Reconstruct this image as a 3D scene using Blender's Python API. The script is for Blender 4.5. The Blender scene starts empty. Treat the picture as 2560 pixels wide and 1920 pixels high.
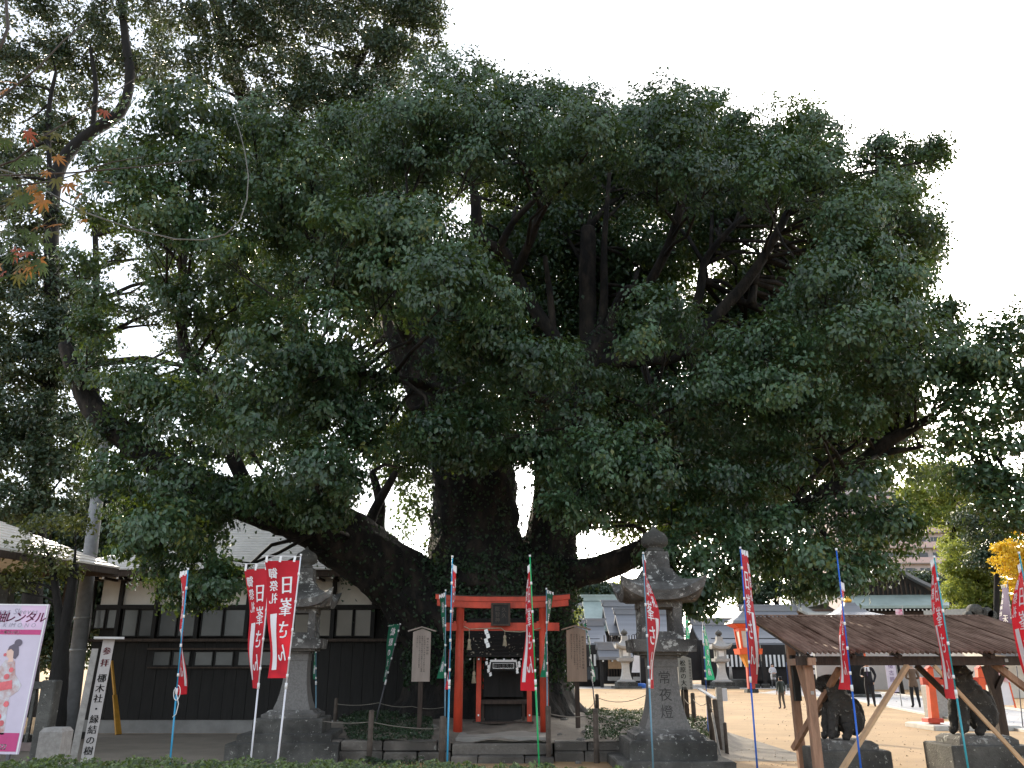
import bpy, bmesh, math, random
import numpy as np
from mathutils import Vector, Matrix, Quaternion
R = math.radians
random.seed(7); RNG = np.random.default_rng(11)
scene = bpy.context.scene
COL = scene.collection

# ------------------------------------------------------------------ camera
F = 2071.0                      # focal length in pixels of a 2560 x 1920 picture
PITCH = R(18.8); CAMH = 1.57
CP, SP = math.cos(PITCH), math.sin(PITCH)
cam = bpy.data.cameras.new('camera'); camo = bpy.data.objects.new('camera', cam); COL.objects.link(camo)
cam.sensor_width = 36.0; cam.lens = F / 2560 * 36.0; cam.clip_start = 0.05; cam.clip_end = 2000
camo.location = (0, 0, CAMH); camo.rotation_euler = (R(90) + PITCH, 0, 0)
scene.camera = camo
# ------------------------------------------------------------------ sky, sun, exposure
SUN_AZ, SUN_EL = R(-25.9), R(20.1)
wd = bpy.data.worlds.new('World'); scene.world = wd; wd.use_nodes = True
nt = wd.node_tree; nt.nodes.clear()
out = nt.nodes.new('ShaderNodeOutputWorld'); bg = nt.nodes.new('ShaderNodeBackground')
sky = nt.nodes.new('ShaderNodeTexSky'); sky.sky_type = 'NISHITA'; sky.sun_disc = False
sky.sun_elevation = SUN_EL; sky.sun_rotation = -SUN_AZ; sky.dust_density = 2.2; sky.air_density = 1.0; sky.ozone_density = 1.5
hs = nt.nodes.new('ShaderNodeHueSaturation'); hs.inputs['Saturation'].default_value = 0.4
nt.links.new(sky.outputs[0], hs.inputs['Color']); nt.links.new(hs.outputs[0], bg.inputs[0])
bg.inputs[1].default_value = 0.15
nt.links.new(bg.outputs[0], out.inputs[0])
sl = bpy.data.lights.new('sun', 'SUN'); sl.energy = 2.0; sl.angle = R(0.6); sl.color = (1.0, 0.87, 0.68)
so = bpy.data.objects.new('sun', sl); COL.objects.link(so)
SUNV = Vector((math.sin(SUN_AZ) * math.cos(SUN_EL), math.cos(SUN_AZ) * math.cos(SUN_EL), math.sin(SUN_EL)))
so.rotation_euler = (-SUNV).to_track_quat('-Z', 'Y').to_euler(); so.location = (0, 0, 40)
vs = scene.view_settings; vs.view_transform = 'Standard'; vs.look = 'None'; vs.gamma = 1.0; vs.use_curve_mapping = False
vs.exposure = 1.8
scene.cycles.use_denoising = True
scene.cycles.max_bounces = 6; scene.cycles.transmission_bounces = 4; scene.cycles.transparent_max_bounces = 8

# ------------------------------------------------------------------ measuring: a point of the place seen at (x, y), Y metres ahead
def P(x, y, Y):
    dx = (x - 1280) / F; dy = (960 - y) / F
    k = Y / (CP - dy * SP)
    return Vector((dx * k, Y, CAMH + (SP + dy * CP) * k))
def mpp(y, Y):                  # metres per pixel there
    dy = (960 - y) / F
    return Y / (CP - dy * SP) / F
def Zat(y, Y): return P(1280, y, Y).z
def Xat(x, y, Y): return P(x, y, Y).x

# ------------------------------------------------------------------ materials
MATS = {}
def mat(name, col, rough=0.7, var=0.25, scale=6.0, bump=0.0, bscale=None, col2=None, metal=0.0, spec=0.5, stretch=None, detail=6.0, thr=(0.35, 0.65)):
    if name in MATS: return MATS[name]
    m = bpy.data.materials.new(name); m.use_nodes = True
    n = m.node_tree.nodes; l = m.node_tree.links; b = n['Principled BSDF']
    b.inputs['Roughness'].default_value = rough; b.inputs['Metallic'].default_value = metal
    b.inputs['Specular IOR Level'].default_value = spec
    tc = n.new('ShaderNodeTexCoord'); mp = n.new('ShaderNodeMapping')
    if stretch: mp.inputs['Scale'].default_value = stretch
    l.new(tc.outputs['Object'], mp.inputs[0])
    nz = n.new('ShaderNodeTexNoise'); nz.inputs['Scale'].default_value = scale; nz.inputs['Detail'].default_value = detail
    nz.inputs['Roughness'].default_value = 0.65
    l.new(mp.outputs[0], nz.inputs['Vector'])
    rp = n.new('ShaderNodeValToRGB'); e = rp.color_ramp.elements
    c1 = [max(0, c * (1 - var)) for c in col]; c2 = list(col2) if col2 else [min(1, c * (1 + var)) for c in col]
    e[0].color = (*c1, 1); e[1].color = (*c2, 1); e[0].position, e[1].position = thr
    l.new(nz.outputs['Fac'], rp.inputs[0]); l.new(rp.outputs[0], b.inputs['Base Color'])
    if bump:
        nb = n.new('ShaderNodeTexNoise'); nb.inputs['Scale'].default_value = bscale or scale * 4; nb.inputs['Detail'].default_value = 6
        l.new(mp.outputs[0], nb.inputs['Vector'])
        bp = n.new('ShaderNodeBump'); bp.inputs['Strength'].default_value = bump; bp.inputs['Distance'].default_value = 0.03
        l.new(nb.outputs['Fac'], bp.inputs['Height']); l.new(bp.outputs[0], b.inputs['Normal'])
    MATS[name] = m
    return m
def stone_mat(name, col, spots=(0.5, 0.5, 0.47), amount=0.62, scale=9.0, dark=0.45):
    """weathered stone: dark stains and pale lichen spots"""
    m = mat(name, col, 0.9, 0.35, 3.0, 0.6, 40)
    n = m.node_tree.nodes; l = m.node_tree.links; b = n['Principled BSDF']
    src = b.inputs['Base Color'].links[0].from_socket
    tc = n.new('ShaderNodeTexCoord')
    st = n.new('ShaderNodeTexNoise'); st.inputs['Scale'].default_value = 1.6; st.inputs['Detail'].default_value = 8
    l.new(tc.outputs['Object'], st.inputs['Vector'])
    r0 = n.new('ShaderNodeValToRGB'); r0.color_ramp.elements[0].position = 0.42; r0.color_ramp.elements[1].position = 0.62
    l.new(st.outputs['Fac'], r0.inputs[0])
    mx0 = n.new('ShaderNodeMixRGB'); mx0.blend_type = 'MIX'
    mx0.inputs[2].default_value = (col[0] * dark, col[1] * dark, col[2] * dark, 1)
    l.new(r0.outputs[0], mx0.inputs[0]); l.new(src, mx0.inputs[1])
    li = n.new('ShaderNodeTexNoise'); li.inputs['Scale'].default_value = scale; li.inputs['Detail'].default_value = 10; li.inputs['Roughness'].default_value = 0.75
    l.new(tc.outputs['Object'], li.inputs['Vector'])
    r1 = n.new('ShaderNodeValToRGB'); r1.color_ramp.elements[0].position = amount; r1.color_ramp.elements[1].position = amount + 0.04
    l.new(li.outputs['Fac'], r1.inputs[0])
    mx = n.new('ShaderNodeMixRGB'); mx.inputs[2].default_value = (*spots, 1)
    l.new(r1.outputs[0], mx.inputs[0]); l.new(mx0.outputs[0], mx.inputs[1]); l.new(mx.outputs[0], b.inputs['Base Color'])
    return m
def leaf_mat(name, c_dark, c_light, trans=(0.2, 0.28, 0.03), tfac=0.25, rough=0.42, spec=0.5, yellow=None):
    m = bpy.data.materials.new(name); m.use_nodes = True
    n = m.node_tree.nodes; l = m.node_tree.links; b = n['Principled BSDF']
    at = n.new('ShaderNodeAttribute'); at.attribute_name = 'tint'
    rp = n.new('ShaderNodeValToRGB'); rp.color_ramp.elements[0].color = (*c_dark, 1); rp.color_ramp.elements[1].color = (*c_light, 1)
    if yellow:
        rp.color_ramp.elements[1].position = .88; el = rp.color_ramp.elements.new(1.0); el.color = (*yellow, 1)
    l.new(at.outputs['Fac'], rp.inputs[0]); l.new(rp.outputs[0], b.inputs['Base Color'])
    b.inputs['Roughness'].default_value = rough; b.inputs['Specular IOR Level'].default_value = spec
    tr = n.new('ShaderNodeBsdfTranslucent'); tr.inputs[0].default_value = (*trans, 1)
    mx = n.new('ShaderNodeMixShader'); mx.inputs[0].default_value = tfac
    l.new(b.outputs[0], mx.inputs[1]); l.new(tr.outputs[0], mx.inputs[2])
    l.new(mx.outputs[0], n['Material Output'].inputs[0])
    return m

# ------------------------------------------------------------------ objects
def tag(o, label=None, cat=None, group=None, kind=None):
    if label: o['label'] = label
    if cat: o['category'] = cat
    if group: o['group'] = group
    if kind: o['kind'] = kind
    return o
def empty(name, loc, label=None, cat=None, group=None, rz=0.0):
    o = bpy.data.objects.new(name, None); COL.objects.link(o); o.location = loc; o.rotation_euler = (0, 0, rz)
    o.empty_display_size = 0.2
    return tag(o, label, cat, group)
def link(name, me, m, parent=None):
    o = bpy.data.objects.new(name, me); COL.objects.link(o)
    if m is not None:
        for mm in (m if isinstance(m, (list, tuple)) else [m]): me.materials.append(mm)
    if parent is not None:
        o.parent = parent
    return o
class MB:
    """collects geometry given in world (or local) coordinates; build() makes ONE mesh object"""
    def __init__(s): s.v = []; s.f = []; s.mi = []; s.sm = []
    def add(s, verts, faces, mi=0, smooth=False):
        k = len(s.v); s.v += [tuple(v) for v in verts]
        for f in faces: s.f.append(tuple(i + k for i in f)); s.mi.append(mi); s.sm.append(smooth)
        return s
    def box(s, x0, x1, y0, y1, z0, z1, mi=0):
        v = [(x0, y0, z0), (x1, y0, z0), (x1, y1, z0), (x0, y1, z0), (x0, y0, z1), (x1, y0, z1), (x1, y1, z1), (x0, y1, z1)]
        return s.add(v, [(0, 3, 2, 1), (4, 5, 6, 7), (0, 1, 5, 4), (1, 2, 6, 5), (2, 3, 7, 6), (3, 0, 4, 7)], mi)
    def cbox(s, x0, x1, y0, y1, z0, z1, b=0.012, mi=0):
        """box with chamfered vertical and top edges"""
        def ring(i, z): return [(x0 + i + b, y0 + i, z), (x1 - i - b, y0 + i, z), (x1 - i, y0 + i + b, z), (x1 - i, y1 - i - b, z), (x1 - i - b, y1 - i, z), (x0 + i + b, y1 - i, z), (x0 + i, y1 - i - b, z), (x0 + i, y0 + i + b, z)]
        rs = [ring(0, z0), ring(0, z1 - b), ring(b, z1)]
        return s.loft(rs, mi)
    def loft(s, rings, mi=0, smooth=False, cap=True):
        n = len(rings[0]); v = [p for r in rings for p in r]; f = []
        for i in range(len(rings) - 1):
            for j in range(n):
                a, b = i * n + j, i * n + (j + 1) % n
                f.append((a, b, b + n, a + n))
        if cap: f.append(tuple(range(n))[::-1]); f.append(tuple((len(rings) - 1) * n + j for j in range(n)))
        return s.add(v, f, mi, smooth)
    def bar(s, a, b, w, h=None, mi=0, up=(0, 0, 1), w2=None):
        """rectangular bar between two points"""
        a, b = Vector(a), Vector(b); h = h or w; d = (b - a).normalized(); u = Vector(up)
        if abs(d.dot(u)) > 0.98: u = Vector((0, 1, 0))
        sx = d.cross(u).normalized(); sy = sx.cross(d).normalized(); w2 = w2 or w
        r = lambda p, ww, hh: [p + sx * ww / 2 * i + sy * hh / 2 * j for i, j in ((-1, -1), (1, -1), (1, 1), (-1, 1))]
        return s.loft([r(a, w, h), r(b, w2, h * w2 / w)], mi)
    def tube(s, pts, rad, n=8, mi=0, smooth=True, cap=True, noise=0.0, seed=0, ridge=0.0):
        pts = [Vector(p) for p in pts]; m = len(pts)
        if not hasattr(rad, '__len__'): rad = [rad] * m
        rg = random.Random(seed); rings = []; u = None
        for i in range(m):
            d = (pts[min(i + 1, m - 1)] - pts[max(i - 1, 0)])
            d = d.normalized() if d.length > 1e-9 else Vector((0, 0, 1))
            if u is None:
                u = Vector((1, 0, 0)) if abs(d.x) < 0.9 else Vector((0, 1, 0))
            u = (u - d * u.dot(d)).normalized(); w = d.cross(u)
            rings.append([pts[i] + (u * math.cos(2 * math.pi * j / n) + w * math.sin(2 * math.pi * j / n)) * rad[i] * (1 + (noise * (rg.random() * 2 - 1) if noise else 0) + (ridge * (math.sin(7 * 2 * math.pi * j / n + 1.3 * math.sin(i * .5 + seed)) + .6 * math.sin(4 * 2 * math.pi * j / n + i * .35)) if ridge else 0)) for j in range(n)])
        return s.loft(rings, mi, smooth, cap)
    def lathe(s, c, prof, n=12, mi=0, smooth=True):
        c = Vector(c)
        rings = [[c + Vector((r * math.cos(2 * math.pi * j / n), r * math.sin(2 * math.pi * j / n), z)) for j in range(n)] for z, r in prof]
        return s.loft(rings, mi, smooth)
    def prism(s, poly, off, mi=0):
        """polygon of 3-D points pushed by off"""
        off = Vector(off); a = [Vector(p) for p in poly]; n = len(a)
        v = a + [p + off for p in a]
        f = [tuple(range(n)), tuple(range(2 * n - 1, n - 1, -1))] + [(i, i + n, (i + 1) % n + n, (i + 1) % n) for i in range(n)]
        return s.add(v, f, mi)
    def mesh(s, name, origin=(0, 0, 0)):
        me = bpy.data.meshes.new(name); o = Vector(origin)
        me.from_pydata([(v[0] - o.x, v[1] - o.y, v[2] - o.z) for v in s.v], [], s.f)
        if any(s.mi): me.polygons.foreach_set('material_index', s.mi)
        me.polygons.foreach_set('use_smooth', s.sm); me.validate(); me.update()
        bm = bmesh.new(); bm.from_mesh(me); bmesh.ops.recalc_face_normals(bm, faces=bm.faces[:]); bm.to_mesh(me); bm.free()
        return me
    def build(s, name, m, parent=None, origin=None):
        """geometry is in world coordinates; origin defaults to the (unrotated) parent's place"""
        if origin is None:
            origin = Vector((0, 0, 0)); q = parent
            while q is not None: origin = origin + q.location; q = q.parent
            me = s.mesh(name, origin); return link(name, me, m, parent)
        me = s.mesh(name, origin); o = link(name, me, m, parent)
        q = parent; base = Vector((0, 0, 0))
        while q is not None: base = base + q.location; q = q.parent
        o.location = Vector(origin) - base
        return o
def copy_tree(o, parent=None):
    c = o.copy(); COL.objects.link(c); c.parent = parent
    for ch in list(o.children): copy_tree(ch, c)
    return c

# ------------------------------------------------------------------ lettering
_GL = {}
_tc = bpy.data.curves.new('glyph', 'FONT'); _tc.resolution_u = 2; _to = bpy.data.objects.new('glyph', _tc)
def glyph(ch):
    if ch not in _GL:
        _tc.body = ch; COL.objects.link(_to); bpy.context.view_layer.update()
        me = bpy.data.meshes.new_from_object(_to.evaluated_get(bpy.context.evaluated_depsgraph_get()))
        COL.objects.unlink(_to)
        v = [(p.co.x, p.co.y) for p in me.vertices]
        w = (min((a[0] for a in v), default=0), max((a[0] for a in v), default=0.3))
        _GL[ch] = (v, [tuple(p.vertices) for p in me.polygons], w); bpy.data.meshes.remove(me)
    return _GL[ch]
def vcol(mb, text, uc, vtop, size, f, step=1.08, squeeze=1.0, bold=0.0):
    """a vertical column of characters; f(u, v) -> point, v runs downwards"""
    for i, ch in enumerate(text):
        if ch == ' ': continue
        vs_, fs, w = glyph(ch); cx = (w[0] + w[1]) / 2
        for ox in ((0.0,) if not bold else (-bold, 0.0, bold)):
            mb.add([f(uc + ((x - cx) + ox) * size * squeeze, vtop + (i * step + 0.84 - y) * size) for x, y in vs_], fs)
    return mb
def hrow(mb, text, u0, vbase, size, f, track=1.0, bold=0.0, slant=0.0):
    u = u0
    for ch in text:
        if ch == ' ': u += size * 0.4; continue
        vs_, fs, w = glyph(ch)
        for ox in ((0.0,) if not bold else (-bold, 0.0, bold)):
            mb.add([f(u + (x - w[0] + ox + slant * y) * size, vbase - y * size) for x, y in vs_], fs)
        u += (w[1] - w[0] + 0.1) * size * track
    return mb

# ------------------------------------------------------------------ foliage
def leaf_mesh(name, cen, nor, axis, ln, wd, tint):
    """one kite-shaped, folded leaf (2 triangles) per row"""
    n = len(cen)
    axis = axis - nor * np.sum(axis * nor, 1, keepdims=True); axis /= np.linalg.norm(axis, axis=1, keepdims=True) + 1e-9
    side = np.cross(nor, axis)
    L = ln[:, None]; W = wd[:, None]
    v = np.empty((n, 4, 3), np.float32)
    v[:, 0] = cen - axis * L * 0.5
    v[:, 1] = cen + side * W * 0.5 + nor * W * 0.14 - axis * L * 0.06
    v[:, 2] = cen + axis * L * 0.5 - nor * L * 0.1
    v[:, 3] = cen - side * W * 0.5 + nor * W * 0.14 - axis * L * 0.06
    me = bpy.data.meshes.new(name)
    me.vertices.add(n * 4); me.vertices.foreach_set('co', v.reshape(-1))
    idx = (np.arange(n)[:, None] * 4 + np.array([0, 1, 2, 0, 2, 3])[None]).astype(np.int32).reshape(-1)
    me.loops.add(n * 6); me.loops.foreach_set('vertex_index', idx)
    me.polygons.add(n * 2); me.polygons.foreach_set('loop_start', np.arange(n * 2, dtype=np.int32) * 3)
    at = me.attributes.new('tint', 'FLOAT', 'POINT'); at.data.foreach_set('value', np.repeat(tint, 4).astype(np.float32))
    me.update(calc_edges=True)
    return me
def unit(v): return v / (np.linalg.norm(v, axis=-1, keepdims=True) + 1e-9)
def clump_leaves(clumps, nsub, nleaf, ln, wratio=0.52, sub=0.17, low=-0.35, flat=0.78, droop=0.5, spread=0.6, up=0.5, outw=0.55):
    """clumps: rows (x, y, z, r, density). dome-shaped sprays of leaves; returns arrays for leaf_mesh and the spray centres"""
    C = []; N = []; A = []; T = []; subs = []
    for (x, y, z, r, den) in clumps:
        k = max(3, int(nsub * den * min(2.2, max(0.45, (r / 0.9) ** 2))))
        d = RNG.normal(size=(k * 3, 3)); d = unit(d); d = d[d[:, 2] > low][:k]
        rad = r * (0.55 + 0.45 * RNG.random(len(d)) ** 0.5) * (0.85 + 0.3 * RNG.random(len(d)))
        sc = np.array([x, y, z]) + d * rad[:, None] * np.array([1, 1, flat])
        subs.append((np.array([x, y, z]), sc))
        m = np.maximum(4, RNG.normal(nleaf, nleaf * 0.3, len(d)).astype(int))
        rep = np.repeat(np.arange(len(d)), m)
        off = RNG.normal(size=(len(rep), 3)) * np.array([sub, sub, sub * 0.62])
        c = sc[rep] + off
        C.append(c)
        N.append(unit(d[rep] * outw + np.array([0, 0, up]) + RNG.normal(size=(len(rep), 3)) * spread))
        A.append(unit(unit(off) * 0.6 + d[rep] * 0.3 - np.array([0, 0, droop]) + RNG.normal(size=(len(rep), 3)) * 0.45))
        T.append(np.clip(RNG.normal(0, .13) + (RNG.random(len(d)) * 0.55)[rep] + RNG.random(len(rep)) ** 2 * 0.45, 0, 1))
    C = np.concatenate(C); N = np.concatenate(N); A = np.concatenate(A); T = np.concatenate(T)
    L = ln * (0.7 + 0.6 * RNG.random(len(C)))
    return (C, N, A, L, L * wratio, T), subs
def limb(mb, pts, n=9, sub=5, noise=0.05, seed=0, ridge=0.0):
    """pts: (x, y, Y, radius in pixels) traced stations -> smooth tapering tube; returns sample points with radii"""
    w = [P(a, b, c) for a, b, c, r in pts]; rr = [r * mpp(b, c) for a, b, c, r in pts]
    q = []; rq = []
    for i in range(len(w) - 1):
        p0, p1, p2, p3 = w[max(i - 1, 0)], w[i], w[i + 1], w[min(i + 2, len(w) - 1)]
        for k in range(sub):
            t = k / sub
            q.append(0.5 * ((2 * p1) + (p2 - p0) * t + (2 * p0 - 5 * p1 + 4 * p2 - p3) * t * t + (3 * p1 - p0 - 3 * p2 + p3) * t ** 3)); rq.append(rr[i] * (1 - t) + rr[i + 1] * t)
    q.append(w[-1]); rq.append(rr[-1])
    mb.tube(q, rq, n, noise=noise, seed=seed, ridge=ridge)
    return list(zip(q, rq))
# ================================================================== the ground
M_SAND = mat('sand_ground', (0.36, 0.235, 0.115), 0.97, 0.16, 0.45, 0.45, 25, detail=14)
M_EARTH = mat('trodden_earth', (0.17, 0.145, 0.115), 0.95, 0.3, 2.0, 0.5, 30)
M_PAVE = mat('grey_paving', (0.40, 0.385, 0.36), 0.9, 0.12, 0.8, 0.15, 40)
M_KERB = mat('pale_kerb_stone', (0.55, 0.53, 0.49), 0.9, 0.12, 3.0, 0.2, 30)
g = MB(); n = 40
g.add([(-400, -20, 0), (400, -20, 0), (400, 900, 0), (-400, 900, 0)], [(0, 1, 2, 3)])
tag(g.build('ground', M_SAND), kind='structure')
def mound_h(x, y):
    def st(a, b, t):
        t = max(0.0, min(1.0, (t - a) / (b - a))); return t * t * (3 - 2 * t)
    fr = 0.31 + 0.09 * st(15.9, 19.0, y) + 0.25 * math.exp(-((x + 0.2) ** 2 / 5.5 + (y - 20.5) ** 2 / 5.0))
    xr = min(4.5, 3.15 + (y - 15.7) * 0.3)
    s = st(-4.6, -3.7, x) * (1 - st(xr - .2, xr + .75, x)) * (1 - st(23.6, 25.4, y))
    return fr * s + 0.025 * math.sin(x * 3.1 + y * 1.7) * s + 0.02 * math.sin(x * 7.3 - y * 4.1) * s
def gz(x, y): return mound_h(x, y) if (-4.6 < x < 5.3 and 15.75 < y < 25.4) else 0.0
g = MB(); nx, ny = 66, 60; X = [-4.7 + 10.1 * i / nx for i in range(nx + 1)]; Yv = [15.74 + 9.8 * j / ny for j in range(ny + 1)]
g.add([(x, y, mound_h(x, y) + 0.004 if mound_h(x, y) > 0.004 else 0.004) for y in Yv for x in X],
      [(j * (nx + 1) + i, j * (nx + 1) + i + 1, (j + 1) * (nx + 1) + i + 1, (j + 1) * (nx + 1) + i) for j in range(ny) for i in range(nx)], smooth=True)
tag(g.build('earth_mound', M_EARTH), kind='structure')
# fallen leaves and grit on the sand
k = 2000; yy = 15 + 45 * RNG.random(k) ** 1.6; xx = RNG.random(k) * 1.0; xx = 1.5 + xx * (yy * .62); keep = np.array([gz(x_, y_) < .01 for x_, y_ in zip(xx, yy)])
xx, yy = xx[keep], yy[keep]; k = len(xx); s_ = (.015 + .03 * RNG.random(k)) * (1 + yy / 60)
tag(link('fallen_leaves', leaf_mesh('fallen_leaves', np.stack([xx, yy, .012 + 0 * xx], 1), unit(RNG.normal(size=(k, 3)) * .25 + np.array([0, 0, 1.0])), RNG.normal(size=(k, 3)), s_, s_ * .6, RNG.random(k)), leaf_mat('brown_fallen_leaf', (.10, .07, .04), (.36, .25, .14), (.2, .12, .05), .1)), 'brown fallen leaves and grit strewn over the sand court', 'leaves', kind='stuff')
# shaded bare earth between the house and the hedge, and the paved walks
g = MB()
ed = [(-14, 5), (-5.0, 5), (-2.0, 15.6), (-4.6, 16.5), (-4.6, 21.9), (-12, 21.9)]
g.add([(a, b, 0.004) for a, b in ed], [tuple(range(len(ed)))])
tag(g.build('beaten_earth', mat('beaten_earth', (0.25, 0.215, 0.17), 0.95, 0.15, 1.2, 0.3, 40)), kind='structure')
g = MB()
pa = [P(1880, 1742, 40), P(2560, 1795, 27)]
def gp(x, y):          # where the sight line through (x, y) meets the flat ground
    a = P(x, y, 1.0); k = CAMH / (CAMH - a.z); return Vector((a.x * k, k, 0))
q = [gp(1900, 1733), gp(2140, 1752), gp(2330, 1790), gp(2620, 1840), gp(2700, 1800), gp(2420, 1757), gp(2200, 1732), gp(1960, 1722)]
g.add([(v.x, v.y, 0.006) for v in q], [tuple(range(len(q)))])
tag(g.build('paved_path', mat('bluish_paving', (0.33, 0.33, 0.34), 0.85, 0.1, 1.5, 0.1, 40)), kind='structure')
for nm, pts in (('path_kerb', [q[0], q[1], q[2], q[3]]), ('path_kerb', [q[7], q[6], q[5], q[4]])):
    g = MB()
    for a, b in zip(pts, pts[1:]): g.bar((a.x, a.y, 0.03), (b.x, b.y, 0.03), 0.16, 0.07)
    tag(g.build(nm, M_KERB), kind='structure')
g = MB(); yy = gp(1600, 1722).y
g.add([(-20, yy, 0.005), (40, yy, 0.005), (40, yy + 16, 0.005), (-20, yy + 16, 0.005)], [(0, 1, 2, 3)])
tag(g.build('court_pavement', M_PAVE), kind='structure')

# ================================================================== trees
M_BARK = mat('camphor_bark', (0.007, 0.006, 0.0055), 0.95, 0.5, 3.0, 1.0, 14, col2=(0.046, 0.036, 0.027), stretch=(1, 1, 0.45), thr=(.45, .75))
M_BARKD = mat('dark_bark', (0.009, 0.008, 0.007), 0.95, 0.4, 5.0, 0.8, 20, stretch=(1, 1, 0.4))
M_LEAF = leaf_mat('camphor_leaf', (0.011, 0.034, 0.018), (0.068, 0.136, 0.064), (0.20, 0.28, 0.03), 0.16, 0.38, 0.55, yellow=(0.13, 0.15, 0.04))
M_LEAF2 = leaf_mat('evergreen_leaf', (0.016, 0.036, 0.022), (0.05, 0.085, 0.045), (0.16, 0.20, 0.04), 0.12, 0.42, 0.5)
M_LEAFY = leaf_mat('yellow_green_leaf', (0.07, 0.12, 0.03), (0.22, 0.27, 0.06), (0.42, 0.46, 0.08), 0.42)
M_IVY = leaf_mat('ivy_leaf', (0.012, 0.03, 0.014), (0.03, 0.06, 0.028), (0.1, 0.15, 0.03), 0.1, 0.45, 0.3)
M_GINKGO = leaf_mat('ginkgo_leaf', (0.55, 0.36, 0.02), (0.80, 0.58, 0.05), (0.8, 0.55, 0.03), 0.35)

def clumps_at(rows, jit=0.0):
    o = []
    for (x, y, r, Y, *d) in rows:
        den = d[0] if d else 1.0
        o.append((*P(x, y, Y), r * mpp(y, Y), den))
    return o
def join_branches(mb, limbs, subs, r0=0.05, twig=0.012, per=3, seed=3):
    """a branch from the nearest limb to each spray, forking into twigs"""
    rg = random.Random(seed)
    pts = np.array([tuple(p) for p, r in limbs]); rad = np.array([r for p, r in limbs])
    used = np.zeros(len(pts))
    for c, sc in subs:
        d = np.linalg.norm(pts - c, axis=1) + used * .5 + np.maximum(0, pts[:, 2] - c[2] - 0.6) * 0.5 - rad * 0.5
        i = int(np.argmin(d)); used[max(0, i - 1):i + 2] += 1; a = Vector(pts[i]); b = Vector(c) - Vector((0, 0, 0.15)); L = (b - a).length
        if L > 9: continue
        mid = a.lerp(b, 0.5) + Vector((rg.uniform(-.12, .12), rg.uniform(-.12, .12), rg.uniform(-.02, .12))) * L
        ra = min(rad[i] * 0.7, r0 * (0.6 + 0.22 * L))
        mb.tube([a, a.lerp(mid, 0.5) + Vector((0, 0, 0.03 * L)), mid, mid.lerp(b, 0.55), b], [ra, ra * .8, ra * .62, ra * .45, ra * .3], 5)
        for k in range(min(per, len(sc))):
            e = Vector(sc[rg.randrange(len(sc))]); s = mid.lerp(b, rg.uniform(.2, 1))
            mb.tube([s, s.lerp(e, .5) + Vector((rg.uniform(-.05, .05), rg.uniform(-.05, .05), 0.04)), e], [max(twig, ra * .3), twig, twig * .5], 4)

# ------------------------------------------------------------------ the great camphor tree
TREE = empty('camphor_tree', (0, 20.5, 0.5), 'giant spreading camphor tree with thick dark trunk behind the small red torii', 'tree')
tb = MB(); limbs = []
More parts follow.
